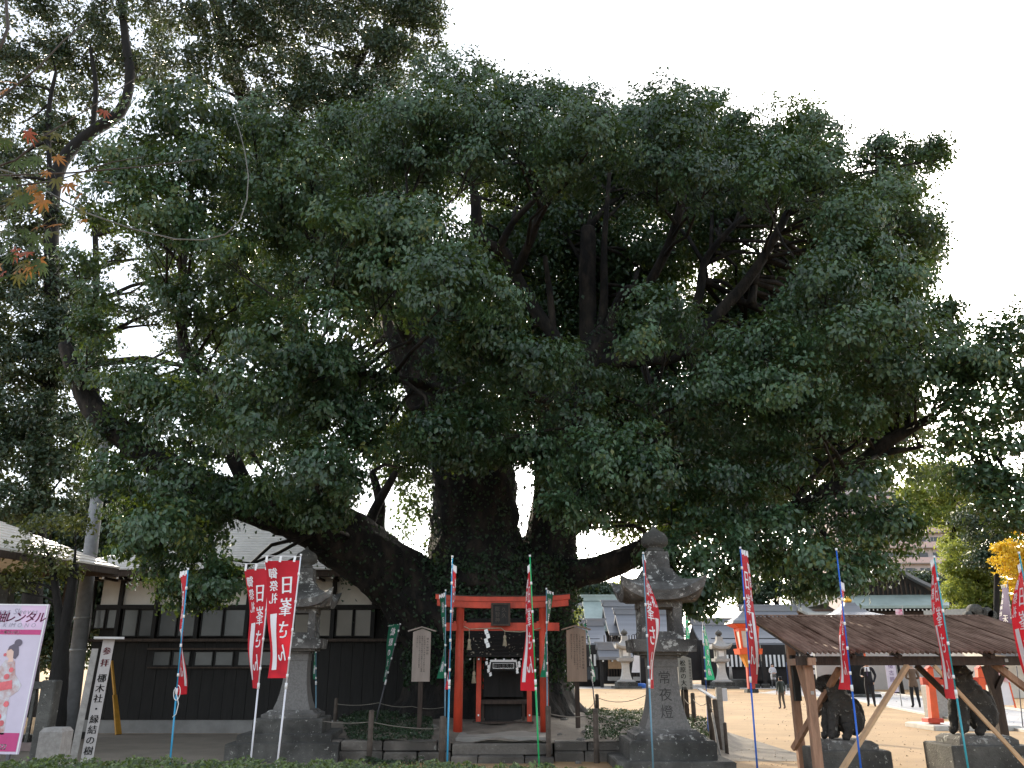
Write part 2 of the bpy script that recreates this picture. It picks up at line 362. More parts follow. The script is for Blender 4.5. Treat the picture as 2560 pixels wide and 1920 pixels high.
# buttressed butt of the trunk
rings = []
cx0 = P(1225, 1780, 20.5)
for t in range(15):
    y = 1800 - t * 27; Y = 20.5
    lo, hi = {0: (960, 1475), 1: (985, 1450), 2: (1005, 1432), 3: (1015, 1424)}.get(t, (1022 + 1.5 * t, 1418 - 0.3 * t))
    c = P((lo + hi) / 2, y, Y); rx = (hi - lo) / 2 * mpp(y, Y)
    ring = []
    for j in range(72):
        a = 2 * math.pi * j / 72
        k = 1 + 0.05 * math.sin(5 * a + t * 0.15) + 0.035 * math.sin(9 * a - t * 0.3) + 0.022 * math.sin(23 * a + t * .4) + 0.02 * random.uniform(-1, 1)
        ring.append(Vector((c.x + rx * k * math.cos(a), Y + rx * 0.8 * k * math.sin(a), c.z - (0.1 if t == 0 else 0))))
    rings.append(ring)
tb.loft(rings, 0, True)
LIMBS = [
    # central stem, leaning left as it climbs
    [(1195, 1480, 20.5, 150), (1190, 1340, 20.5, 108), (1185, 1200, 20.3, 102), (1150, 1080, 20.2, 88), (1090, 980, 20, 70), (1040, 880, 20, 60), (1000, 790, 20, 50), (965, 690, 20, 34), (930, 560, 20, 22), (905, 460, 20, 12), (890, 400, 20, 6)],
    # right stem
    [(1350, 1480, 20.8, 92), (1375, 1370, 20.8, 66), (1385, 1260, 20.8, 54), (1395, 1150, 20.8, 52), (1410, 1040, 20.8, 48), (1440, 960, 20.8, 44), (1470, 900, 20.8, 40), (1520, 830, 20.6, 30)],
    # from the right stem: long limb to the upper right
    [(1470, 905, 20.8, 23.1), (1620, 895, 20.3, 20.4), (1700, 880, 20, 19.0), (1790, 790, 19.8, 16.3), (1870, 700, 19.6, 13.6), (1940, 590, 19.4, 10.9), (1980, 500, 19.2, 8.2), (2010, 420, 19, 5.4)],
    [(1445, 960, 20.8, 24.5), (1400, 880, 20.6, 20.4), (1385, 840, 20.5, 17.7), (1335, 770, 20.4, 16.3), (1290, 690, 20.2, 15.0), (1260, 630, 20, 15.0), (1200, 600, 20, 16.3), (1190, 520, 20, 13.6), (1180, 440, 19.8, 8.2), (1160, 360, 19.5, 5.4)],
    [(1285, 690, 20.2, 12.2), (1330, 590, 19.5, 10.9), (1360, 500, 19, 8.2), (1400, 420, 18.7, 6.1), (1440, 340, 18.5, 4.1)],
    [(1240, 640, 20, 12.2), (1280, 560, 19.6, 8.2), (1350, 480, 19.2, 6.1), (1390, 380, 18.8, 4.1)],
    # cut-off stub
    [(1470, 905, 21.0, 27.2), (1470, 800, 21, 23.1), (1468, 680, 21, 21.8), (1470, 600, 21, 20.4), (1470, 570, 21, 17.7)],
    [(1385, 860, 20.5, 10.9), (1375, 740, 20.3, 8.2), (1362, 640, 20.2, 5.4)],
    [(1520, 830, 20.6, 17.7), (1560, 730, 20.2, 12.2), (1610, 720, 19.8, 12.2), (1660, 640, 19.5, 12.2), (1690, 560, 19.2, 10.9), (1710, 470, 19, 8.8), (1710, 380, 18.6, 5.4)],
    [(1500, 850, 20.8, 15.0), (1510, 740, 20.8, 10.9), (1510, 620, 20.8, 8.2), (1520, 480, 20.6, 5.4), (1530, 360, 20.2, 4.1)],
    [(1690, 890, 20.2, 13.6), (1745, 750, 20.3, 12.2), (1760, 660, 20.4, 9.5), (1800, 600, 20.2, 8.2), (1860, 540, 20, 5.4)],
    [(1880, 760, 19.8, 10.9), (1890, 690, 19.8, 8.2), (1920, 620, 19.5, 6.8)],
    # low limb running right behind the lantern
    [(1370, 1440, 20.6, 46), (1450, 1432, 20.2, 34), (1530, 1412, 19.8, 31), (1600, 1380, 19.5, 28), (1660, 1340, 19.2, 26), (1760, 1310, 19, 25), (1900, 1300, 18.6, 25), (2010, 1270, 18.2, 23), (2110, 1200, 17.8, 21), (2200, 1120, 17.5, 17), (2280, 1070, 17.2, 12), (2340, 1040, 17, 8)],
    [(2180, 1140, 17.6, 8.2), (2260, 1125, 17.3, 6.1), (2310, 1115, 17.1, 4.1)],
    [(2240, 1090, 17.4, 6.8), (2245, 1010, 17.2, 5.4), (2260, 950, 17, 3.4)],
    [(1960, 1290, 18.4, 8.2), (2060, 1160, 18.6, 6.1), (2150, 1100, 18.4, 4.8), (2210, 960, 18, 2.7)],
    # great low limb to the left
    [(1120, 1560, 20.3, 120), (1010, 1460, 20, 82), (930, 1400, 19.6, 76), (850, 1345, 19.2, 72), (760, 1300, 18.9, 60), (640, 1260, 18.6, 48), (520, 1225, 18.4, 44), (430, 1180, 18.2, 40), (340, 1110, 18, 34), (250, 1040, 18, 30), (200, 960, 18, 22), (160, 860, 18, 14)],
    [(960, 1420, 19.8, 20.4), (945, 1330, 20, 17.7), (950, 1260, 20.2, 13.6), (930, 1180, 20.2, 8.2)],
    [(900, 1375, 19.4, 20.4), (935, 1280, 19.6, 13.6), (990, 1180, 19.8, 8.2)],
    [(640, 1260, 18.6, 20.4), (560, 1090, 18.4, 17.7), (545, 960, 18.2, 16.3), (480, 910, 18, 15.0), (457, 850, 18, 13.6), (455, 720, 18, 12.2), (460, 600, 18, 9.5), (480, 480, 17.6, 6.1)],
    [(545, 960, 18.2, 13.6), (610, 960, 18.4, 13.6), (690, 1010, 18.6, 12.2)],
    [(1000, 790, 20, 20.4), (900, 700, 19, 15.0), (800, 620, 18.2, 10.9), (720, 540, 17.5, 8.2), (640, 470, 17, 5.4)],
    [(1040, 880, 20, 20.4), (980, 760, 18, 15.0), (980, 680, 16.6, 10.9), (1040, 620, 15.6, 6.8)],
    [(1150, 1080, 20.2, 27.2), (1120, 1000, 18.5, 17.7), (1050, 960, 17, 12.2), (900, 930, 16, 8.2), (800, 900, 15.6, 5.4)],
    [(1410, 1040, 20.8, 20.4), (1360, 1000, 19, 13.6), (1280, 960, 17.6, 9.5), (1240, 930, 17, 5.4)],
    [(1400, 1150, 20.8, 20.4), (1480, 1130, 18.6, 13.6), (1540, 1100, 17, 8.2), (1600, 1080, 16.2, 5.4)],
    [(1700, 880, 20, 13.6), (1850, 860, 18.6, 10.9), (2000, 820, 17.4, 8.2), (2140, 740, 16.6, 5.4)],
    [(2000, 820, 17.4, 6.8), (2150, 880, 16.6, 5.4), (2300, 860, 16.4, 4.1)],
    [(1610, 920, 18.8, 9.5), (1640, 1010, 18, 8.2), (1620, 1060, 17.6, 7.5), (1660, 1130, 17.2, 6.1)],
]
for i, L in enumerate(LIMBS):
    big = L[0][3] > 40
    limbs += limb(tb, L, 36 if big else 9, 7 if big else 4, 0.045, i, .05 if big else 0)
# knot hole ring on the central stem
kc = P(1040, 1005, 19.3)
tb.tube([kc + Vector((math.cos(a) * 0.19, -0.1, math.sin(a) * 0.21)) for a in [i * math.pi / 6 for i in range(13)]], 0.06, 6)
trunk = tb.build('trunk', M_BARK, TREE)

ROWS = []
def fr(rows, Y, den=1.0):
    for r in rows: ROWS.append((r[0], r[1], r[2], Y + (r[3] if len(r) > 3 else 0), r[4] if len(r) > 4 else den))
# crown outline against the sky
fr([(1090, 230, 80), (1170, 215, 75), (1240, 250, 75), (1310, 250, 70), (1400, 265, 75), (1470, 280, 75), (1560, 280, 75), (1640, 290, 75), (1720, 275, 65), (1780, 280, 60), (1830, 330, 60),
    (1900, 390, 75), (1990, 350, 75), (2060, 360, 75), (2130, 420, 70), (2195, 385, 55), (2230, 380, 45), (2310, 400, 48), (2340, 385, 40), (2250, 470, 70), (2290, 560, 55), (2310, 600, 50), (2270, 640, 70), (2280, 720, 60), (2330, 780, 60), (2390, 830, 60), (2440, 870, 50), (2470, 900, 50)], 18.5, 1.0)
# domes of the upper front
fr([(1010, 340, 100), (1090, 330, 100), (1180, 310, 105), (1280, 340, 105), (1370, 320, 100), (1470, 360, 105), (1580, 350, 105), (1690, 350, 105), (1780, 370, 95), (960, 400, 80), (1050, 420, 90), (1200, 420, 90), (1420, 440, 85), (1640, 450, 90), (1850, 440, 90), (1760, 460, 80), (1950, 440, 100), (2060, 450, 100), (2170, 500, 90), (1910, 480, 70), (2130, 560, 80), (2240, 520, 70)], 16.6)
# big front domes, left of the middle
fr([(920, 590, 110), (1010, 590, 110), (1080, 640, 120), (1150, 690, 110), (1210, 770, 90), (860, 560, 90), (1100, 750, 110), (990, 700, 120), (900, 690, 110), (1180, 840, 90), (1230, 860, 80)], 14.8)
fr([(830, 700, 90), (800, 640, 80), (1140, 900, 90)], 16.0)
# left front
fr([(400, 310, 90), (480, 290, 90), (560, 290, 80), (640, 330, 100), (730, 380, 100), (790, 440, 90), (330, 400, 90), (430, 440, 100), (530, 430, 100), (610, 480, 90), (700, 490, 90), (300, 500, 90), (390, 540, 90), (490, 550, 90), (270, 420, 60), (780, 540, 80), (620, 590, 80), (720, 600, 70), (560, 640, 60, 0, .7), (420, 610, 60, 0, .7)], 15.6)
# left middle and low
fr([(740, 760, 110), (830, 830, 110), (680, 860, 110), (780, 930, 115), (880, 970, 110), (910, 1040, 55), (620, 960, 90), (700, 1010, 110), (800, 1060, 110), (900, 1110, 80), (610, 1080, 90), (690, 1140, 100), (790, 1190, 90), (860, 1210, 60)], 15.0)
fr([(560, 1180, 100), (460, 1230, 100), (370, 1270, 90), (400, 1340, 90), (490, 1320, 100), (590, 1260, 70), (680, 1240, 75), (760, 1270, 70), (420, 1420, 70), (500, 1440, 75), (550, 1460, 55),  (340, 1360, 60), (450, 1500, 40, 0, .7), (810, 1290, 60), (520, 1490, 40, 0, .7)], 16.2)
fr([(560, 820, 90), (470, 760, 70, 0, .9), (600, 740, 80), (430, 980, 100), (330, 990, 90), (480, 1080, 90), (380, 1090, 80), (250, 950, 80, 0, .8), (300, 1130, 80, 0, .9), (520, 700, 60, 0, .9), (250, 760, 50, 0, .8), (200, 660, 60, 0, .9), (220, 850, 60), (430, 660, 60, 0, .9), (400, 730, 45, 0, .8), (280, 1200, 70)], 17.4)
# middle, in front of the stems
fr([(1230, 900, 85), (1310, 920, 90), (1250, 980, 90), (1150, 1010, 85), (1090, 1085, 60), (1360, 990, 80), (1290, 1060, 85), (1190, 1090, 80), (1110, 1120, 65), (1410, 920, 80), (1330, 1120, 50)], 16.2)
fr([(1450, 1060, 90), (1530, 1080, 95), (1600, 1120, 80), (1480, 1150, 80), (1560, 1180, 85), (1630, 1190, 60), (1440, 1230, 65), (1520, 1240, 75), (1600, 1270, 55), (1470, 1300, 60), (1400, 1280, 40, 0, .7)], 16.0)
fr([(1560, 800, 80), (1640, 790, 85), (1690, 830, 70), (1600, 870, 75), (1540, 900, 70), (1500, 960, 60)], 17.0)
# right side
fr([(2110, 650, 95), (2180, 660, 95), (2240, 720, 90), (2060, 720, 85), (2140, 750, 100), (2010, 790, 85), (2220, 820, 100), (2300, 860, 90), (2120, 850, 95), (2380, 900, 80), (2010, 880, 95), (1920, 880, 85), (1830, 900, 80), (2440, 930, 60)], 15.8)
fr([(2080, 950, 100), (2190, 950, 100), (2290, 960, 90), (1980, 980, 100), (1880, 990, 95), (1790, 990, 85), (2140, 1040, 90), (2040, 1060, 90), (1930, 1080, 95), (1830, 1100, 90), (1740, 1110, 85), (1690, 1030, 80), (2240, 1040, 70, 0, .8), (1650, 1110, 70)], 16.6)
fr([(1700, 1190, 90), (1790, 1210, 95), (1880, 1180, 90), (1680, 1290, 85), (1770, 1310, 90), (1860, 1290, 85), (1960, 1180, 80, 0, .8), (1700, 1390, 75), (1790, 1400, 75), (1870, 1380, 70), (1740, 1470, 55), (1650, 1400, 55), (1960, 1330, 75), (2050, 1330, 80), (2130, 1290, 70), (2040, 1410, 75), (2130, 1380, 75), (2200, 1340, 70), (1960, 1420, 60), (2100, 1460, 45), (2020, 1480, 40, 0, .8), (2240, 1310, 60), (2180, 1430, 50, 0, .8), (1740, 1520, 40, 0, .7), (2160, 1220, 60, 0, .7), (1830, 1460, 45)], 16.8)
front = clumps_at(ROWS)
# the far side of the crown, looser
BROWS = []
rg = random.Random(5)
for i in range(250):
    x = rg.uniform(560, 2280); y = rg.uniform(330, 1330)
    if y < 250 + abs(x - 1500) * 0.12 + (x > 1900) * (x - 1900) * 0.4: continue
    if 820 < x < 1010 and 1060 < y: continue
    if y > 1160 and 1080 < x < 1560: continue
    if y > 1180 and x > 2060: continue
    if x < 800 and rg.random() < 0.3: continue
    BROWS.append((x, y, rg.uniform(75, 110), rg.uniform(22.5, 26.5), rg.uniform(.5, .95)))
for i in range(62):
    x = rg.uniform(1180, 2180); y = rg.uniform(400, 960)
    if 1860 < x < 1915 and 640 < y < 710: continue
    if x > 1950 and y < 480: continue
    BROWS.append((x, y, rg.uniform(70, 100), rg.uniform(21.8, 25.5), rg.uniform(.7, 1.0)))
for i in range(46):
    x = rg.uniform(1620, 2250); y = rg.uniform(880, 1260)
    if x > 2080 and y > 1090: continue
    BROWS.append((x, y, rg.uniform(65, 90), rg.uniform(20.5, 23.5), rg.uniform(.7, .95)))
for x, y in ((1150, 1150), (1220, 1150), (1280, 1130), (1330, 1160), (1400, 1200), (1440, 1180)):
    ROWS.append((x, y, 55, 17.6, .8))
for x, y, r in ((880, 350, 75), (840, 420, 70), (930, 440, 70), (870, 480, 60), (820, 330, 60), (940, 330, 60)): ROWS.append((x, y, r, 18.2, .95))
for x, y, r in ((700, 1270, 60), (780, 1260, 60), (840, 1260, 40)): ROWS.append((x, y, r, 17.6, .9))
jr = random.Random(17)
front = clumps_at([(x, y + .05 * r, r * jr.uniform(.82, 1.2), Y + jr.uniform(-1.3, 1.3), d) for x, y, r, Y, d in ROWS if jr.random() > .10 or d < 1])
back = clumps_at(BROWS)
arr1, subs1 = clump_leaves(front, 54, 42, 0.110, 0.62, 0.14, low=-0.5, flat=1.0, spread=.36, up=.10, outw=.95, droop=.8)
arr2, subs2 = clump_leaves(back, 50, 32, 0.14, 0.6, 0.2, low=-0.8, flat=.95, up=.3, droop=.8)
def sun_gap(A, r=0.33):
    s = np.array(SUNV); q = A[0] - np.array([0, 0, CAMH]); t = q @ s; dd = np.linalg.norm(q - t[:, None] * s, axis=1)
    keep = (dd > r) | (t < 0); return [x[keep] for x in A]
arr = sun_gap([np.concatenate([a, b]) for a, b in zip(arr1, arr2)])
# keep the breaks in the crown through which the sun and sky show
def project(C):
    d = C - np.array([0, 0, CAMH]); depth = d[:, 1] * CP + d[:, 2] * SP; up = -d[:, 1] * SP + d[:, 2] * CP
    return 1280 + F * d[:, 0] / depth, 960 - F * up / depth
bb = MB(); join_branches(bb, limbs, subs1 + subs2, 0.045, 0.011, 4)
link('crown', leaf_mesh('crown', arr[0] - np.array(TREE.location), *arr[1:]), M_LEAF, TREE)
bb.build('branches', M_BARK, TREE)
# ivy and small ferns clothing the trunk
C = []; N = []
for (p, r) in limbs[:75:2] + [q for q in limbs[75:] if q[1] > .3][::3]:
    if r < 0.2: continue
    k = int(170 * r)
    a = RNG.random(k) * 2 * np.pi
    d = np.stack([np.cos(a), -np.abs(np.sin(a)), RNG.normal(size=k) * 0.3], 1)
    C.append(np.array(p) + d * (r * 1.04) + RNG.normal(size=(k, 3)) * np.array([.03, .03, .25])); N.append(unit(d + RNG.normal(size=(k, 3)) * .5))
for ring in rings[4:]:
    for v in ring:
        if v.y < 20.9:
            k = 19; C.append(np.array(v) + RNG.normal(size=(k, 3)) * np.array([.12, .04, .14]) + np.array([0, -.05, 0])); N.append(unit(np.tile([0.0, -1, .3], (k, 1)) + RNG.normal(size=(k, 3)) * .6))
C = np.concatenate(C); N = np.concatenate(N); k = len(C); L = 0.06 + 0.05 * RNG.random(k)
link('ivy', leaf_mesh('ivy', C - np.array(TREE.location), N, unit(RNG.normal(size=(k, 3)) - np.array([0, 0, 1.0])), L, L * .7, RNG.random(k)), M_IVY, TREE)

# ------------------------------------------------------------------ other trees
def tree(name, label, base, trunks, rows, lm, ln=0.16, nsub=40, nleaf=26, sub=0.2, group=None, bark=None, per=3, low=-0.5, cat='tree', wr=0.56, droop=.5):
    e = empty(name, base, label, cat, group)
    mb = MB(); lb = []
    for i, t in enumerate(trunks): lb += limb(mb, t, 8, 4, 0.06, i)
    a, s = clump_leaves(clumps_at(rows), nsub, nleaf, ln, wr, sub, low, droop=droop)
    a = sun_gap(a, .45)
    join_branches(mb, lb, s, 0.05 * ln / .12, 0.012 * ln / .12, per)
    mb.build('trunk', bark or M_BARKD, e)
    link('crown', leaf_mesh('crown', a[0] - np.array(e.location), *a[1:]), lm, e)
    return e
rg = random.Random(21)
# tall tree at the upper left, behind the camphor's left limbs
rows = [(330, 70, 100, 30), (180, 60, 110, 30), (60, 90, 110, 30, 1.00), (110, 180, 90, 30, 1.00), (250, 150, 90, 30, 1.00), (370, 190, 60, 30, 0.68), (60, 300, 90, 30, 0.81), (150, 350, 70, 30, 0.94), (30, 420, 80, 30, 0.81), (220, 260, 60, 30, 0.54),
        (70, 540, 90, 29, 1.00), (40, 660, 100, 29), (120, 720, 90, 29, 1.00), (50, 800, 110, 28), (150, 830, 90, 28, 1.00), (60, 920, 110, 28), (170, 920, 90, 28), (40, 1030, 110, 28, 1.00), (130, 1060, 90, 28, 0.94), (60, 1150, 110, 28), (160, 1180, 80, 28, 1.00), (40, 1270, 90, 28), (130, 1290, 80, 28), (-40, 700, 100, 28), (-40, 900, 110, 28), (-40, 1100, 110, 28), (-30, 200, 110, 29), (-30, 450, 100, 29), (420, 1000, 80, 27, .85), (210, 1090, 60, 27, .85), (230, 560, 50, 29, .75), (420, 640, 50, 29, .75), (380, 560, 60, 29, .75), (560, 640, 60, 29, .85), (620, 760, 70, 28, .85), (540, 880, 80, 28, .85), (320, 770, 45, 28, .7), (400, 800, 45, 28, .7), (290, 640, 40, 28, .6), (380, 690, 45, 28, .7), (270, 790, 40, 28, .7), (420, 870, 40, 28, .7), (500, 1000, 70, 28, .85)]
tree('evergreen_tree', 'tall dark evergreen at the left edge with the low sun shining through its crown', (-12.5, 29, 0),
     [[(60, 1840, 29, 29), (80, 1500, 29, 24), (100, 1200, 29, 22), (130, 900, 29, 20), (130, 700, 29, 19), (130, 520, 29, 18), (155, 405, 29, 16), (230, 330, 29, 15), (300, 280, 29, 14), (325, 200, 29, 12), (315, 110, 29, 11), (300, -20, 29, 8)],
      [(230, 330, 29, 7), (240, 220, 29, 6), (225, 120, 29, 4)], [(130, 520, 29, 7), (120, 300, 29, 6), (140, 180, 29, 4)], [(240, 1000, 29, 10), (240, 800, 29, 9), (240, 640, 29, 8), (235, 560, 29, 6)]],
     rows, M_LEAF2, 0.17, 34, 44, 0.2)
rows = [(860, 40, 120, 27), (960, 50, 110, 27), (1040, 70, 75, 27), (1060, 30, 60, 27), (780, 100, 110, 27), (900, 150, 110, 27), (1000, 150, 70, 27), (700, 60, 90, 27, 1.00), (620, 110, 80, 27, 0.68), (560, 60, 80, 27, 0.68), (470, 80, 80, 27, .45), (520, 160, 70, 27, .45), (450, 180, 80, 27, 0.68), (620, 200, 70, 27, 0.54), (720, 200, 80, 27, 0.94),
        (850, 240, 90, 27), (780, 280, 80, 27, 1.00), (950, 250, 75, 27), (900, 310, 85, 27, 1.00), (990, 300, 50, 27), (690, 280, 70, 27, 0.94), (440, 20, 80, 27, 0.68), (640, 10, 80, 27, 0.68), (800, -20, 110, 27), (950, -40, 110, 27)]
tree('evergreen_tree', 'tall evergreen rising out of the top of the picture behind the camphor', (-5.5, 28, 0),
     [[(830, 1800, 28, 40), (800, 1400, 28, 36), (760, 1000, 28, 32), (720, 700, 28, 28), (690, 480, 28, 24), (640, 330, 28, 20), (590, 190, 28, 18), (560, 90, 28, 15), (530, -20, 28, 12)],
      [(690, 480, 28, 16), (800, 330, 28, 14), (880, 190, 28, 11), (930, 90, 28, 7)], [(930, 190, 27.5, 8), (960, 100, 27.5, 6), (990, 60, 27.5, 4)]],
     rows, M_LEAF2, 0.16, 34, 44, 0.19)
# overhanging tree at the right edge
rows = [(2520, 850, 70, 16), (2560, 900, 90, 16), (2480, 960, 80, 16), (2550, 1020, 90, 16), (2440, 1040, 80, 16), (2390, 1010, 60, 16, .8), (2510, 1120, 80, 16), (2420, 1130, 75, 16), (2380, 1090, 60, 16, .8), (2570, 1150, 80, 16), (2470, 1200, 60, 16), (2540, 1240, 80, 16), (2430, 1210, 40, 16, .7), (2600, 800, 90, 16), (2620, 1000, 90, 16), (2600, 1250, 90, 16), (2480, 1280, 50, 16, .8), (2550, 1310, 50, 16, .8)]
tree('evergreen_tree', 'dark evergreen whose boughs hang in at the right edge above the ginkgo', (7.2, 16.5, 0),
     [[(2760, 1900, 16.5, 40), (2740, 1500, 16.5, 36), (2700, 1200, 16.4, 30), (2640, 1050, 16.3, 20), (2540, 960, 16.1, 10)], [(2710, 1250, 16.4, 16), (2600, 1240, 16.2, 10), (2480, 1180, 16, 6)]], rows, M_LEAF, 0.115, 46, 34, 0.155)
# dark grove behind the house and the pavilion
GR = 'evergreen trees behind the boarded house'
for k, (x, top, lab) in enumerate([(330, 1240, 'dark evergreen behind the left end of the boarded house roof'), (150, 1300, 'dark evergreen behind the grey utility pole'), (20, 1330, 'dark evergreen behind the sunlit pavilion roof'), (560, 1280, 'dark evergreen behind the middle of the house roof')]):
    rows = [(x + rg.uniform(-70, 70), rg.uniform(top, 1640), rg.uniform(60, 85), 35 + rg.uniform(-1, 1), 1.0) for _ in range(16)]
    b_ = P(x, 1665, 35); b_.z = 0
    tree('grove_tree', lab, tuple(b_), [[(x, 1762, 35, 16), (x, 1600, 35, 14), (x + 5, 1450, 35, 11), (x, top, 35, 5)]], rows, M_LEAF2, 0.22, 44, 26, 0.28, GR)
# young forked tree beside the pole
rows = [(60, 1370, 40, 17, .6), (130, 1400, 42, 17, .8), (20, 1440, 35, 17, .8), (100, 1435, 36, 17, .8), (50, 1460, 30, 17, .8), (165, 1430, 28, 17, .8), (110, 1325, 40, 17, .7), (190, 1310, 35, 17, .7)]
tree('forked_tree', 'young forked tree with black trunk and yellowish leaves beside the grey pole', tuple(gp(140, 1858)),
     [[(135, 1858, 17, 26), (145, 1720, 17, 24), (152, 1640, 17, 20), (150, 1560, 17, 12), (140, 1480, 17, 10), (128, 1400, 17, 7)], [(152, 1640, 17, 16), (165, 1560, 17, 14), (178, 1480, 17, 13), (186, 1410, 17, 11)]],
     rows, leaf_mat('maple_green', (0.02, 0.035, 0.015), (0.10, 0.12, 0.03), (0.25, 0.27, 0.04), .25), 0.10, 34, 22, 0.13)
# trees behind the shrine halls
DT = 'trees beyond the shrine halls'
for i, (rows, lm, lab, tr) in enumerate([
    ([(1440, 1490, 35, 95), (1470, 1470, 30, 95), (1500, 1480, 30, 95), (1450, 1520, 30, 95), (1530, 1490, 28, 95), (1480, 1510, 30, 95)], M_LEAF2, 'round green tree behind the green copper roof', (1470, 95)),
    ([(1570, 1480, 32, 98), (1600, 1480, 30, 98), (1630, 1500, 30, 98), (1590, 1500, 30, 98), (1660, 1500, 30, 98)], M_LEAFY, 'yellowish green tree just left of the near lantern roof', (1600, 98)),
    ([(1890, 1430, 45, 84), (1950, 1420, 45, 84), (2000, 1430, 45, 84), (1900, 1480, 40, 84), (1960, 1480, 45, 84), (2020, 1480, 35, 84), (1850, 1470, 40, 84), (2050, 1400, 50, 84), (1880, 1510, 30, 84), (1930, 1390, 40, 84)], M_LEAF2, 'dark tree mass behind the orange lantern', (1940, 84)),
    ([(2290, 1480, 25, 88), (2330, 1490, 25, 88), (2350, 1520, 25, 88), (2390, 1460, 25, 88), (2290, 1450, 22, 88), (2320, 1450, 22, 88), (2400, 1500, 25, 88), (2410, 1540, 25, 88)], M_LEAF2, 'small dark green trees right of the gabled hall', (2350, 88)),
    ([(2310, 1230, 55, 70), (2370, 1230, 60, 70), (2300, 1290, 45, 70, .8), (2350, 1300, 55, 70), (2410, 1270, 60, 70), (2430, 1330, 50, 70), (2280, 1250, 35, 70), (2380, 1190, 45, 70), (2460, 1230, 60, 70), (2320, 1180, 35, 70, .7), (2400, 1370, 45, 70, .9)], M_LEAFY, 'sunlit yellow green tree at the right, before the apartment block', (2380, 70)),
    ([(2400, 1420, 40, 62), (2440, 1440, 45, 62), (2400, 1480, 45, 62), (2450, 1500, 45, 62), (2420, 1540, 45, 62), (2480, 1460, 40, 62), (2480, 1540, 45, 62), (2520, 1520, 45, 62), (2390, 1380, 30, 62, .6), (2540, 1570, 40, 62)], M_LEAFY, 'bushy light green tree above the tiled ridge end at the right', (2440, 62)),
    ([(2470, 1340, 55, 58), (2440, 1300, 50, 58), (2500, 1400, 55, 58), (2460, 1400, 40, 58), (2540, 1330, 60, 58), (2530, 1420, 50, 58)], M_LEAF2, 'dark tree standing between the light green trees and the ginkgo', (2490, 58)),
]):
    x, Y = tr
    b = P(x, 1665, Y); b.z = 0
    tree('shrine_grove_tree', lab, tuple(b), [[(x, 1665 + 1.57 / mpp(1665, Y), Y, 9), (x, 1600, Y, 8), (x + 3, rows[0][1] + 20, Y, 6), (x, rows[0][1] - 10, Y, 3)]], rows, lm, 0.34 * Y / 85, 42, 22, 0.36 * Y / 85, DT, per=1)
rows = [(2510, 1400, 30, 46), (2545, 1380, 35, 46), (2530, 1430, 30, 46), (2560, 1440, 35, 46), (2575, 1390, 40, 46), (2540, 1470, 25, 46), (2560, 1490, 25, 46), (2585, 1460, 35, 46), (2500, 1370, 14, 46, .8), (2550, 1330, 14, 46, .7), (2600, 1420, 50, 46), (2620, 1360, 50, 46)]
tree('ginkgo_tree', 'bright yellow ginkgo at the right edge', (Xat(2590, 1665, 46), 46, 0), [[(2590, 1740, 46, 12), (2585, 1600, 46, 11), (2580, 1480, 46, 9), (2570, 1380, 46, 5)]], rows, M_GINKGO, 0.17, 40, 24, 0.16)
tree('garden_shrub', 'light green garden shrub behind the trunk beside the red beam end', (Xat(1430, 1665, 60), 60, 0), [[(1430, 1722, 60, 6), (1430, 1600, 60, 4), (1432, 1540, 60, 2)]], [(1432, 1545, 12, 60), (1425, 1555, 12, 60), (1440, 1530, 10, 60)], M_LEAFY, 0.16, 30, 20, 0.2, per=1, cat='shrub')
# ================================================================== stone, timber and house
M_STONE = stone_mat('weathered_lantern_stone', (0.135, 0.13, 0.12), (0.40, 0.40, 0.37), 0.555, 7.0, .3)
M_STONE2 = stone_mat('dark_mossy_stone', (0.10, 0.098, 0.088), (0.36, 0.36, 0.32), 0.60, 16.0, .4)
M_SHAFT = mat('grey_granite', (0.165, 0.16, 0.15), 0.9, 0.2, 30, 0.3, 60)
M_PALE = mat('pale_granite', (0.36, 0.345, 0.32), 0.9, 0.16, 14, 0.3, 40)
M_INK = mat('black_ink', (0.012, 0.012, 0.012), 0.9, 0.1)
M_WHITE = mat('white_cloth_print', (0.80, 0.78, 0.80), 0.8, 0.04)
M_VERM = mat('vermilion_paint', (0.48, 0.050, 0.020), 0.6, 0.32, 3.0, 0.1, 20, stretch=(1, 1, .5))
M_ORANGE = mat('orange_lacquer', (0.75, 0.10, 0.02), 0.45, 0.1)
M_BLACKW = mat('blackened_timber', (0.012, 0.011, 0.010), 0.8, 0.35, 4.0, 0.2, 30, stretch=(6, 6, .6))
M_DARKW = mat('dark_brown_timber', (0.05, 0.034, 0.025), 0.8, 0.35, 5.0, 0.3, 30, stretch=(4, 4, .5))
M_PLASTER = mat('cream_plaster', (0.72, 0.68, 0.61), 0.9, 0.13, 1.2)
M_CONC = mat('grey_concrete', (0.27, 0.265, 0.255), 0.9, 0.14, 3.0, 0.15, 40)
M_GLASS = mat('frosted_pane', (0.095, 0.10, 0.10), 0.25, 0.15, 1.0)

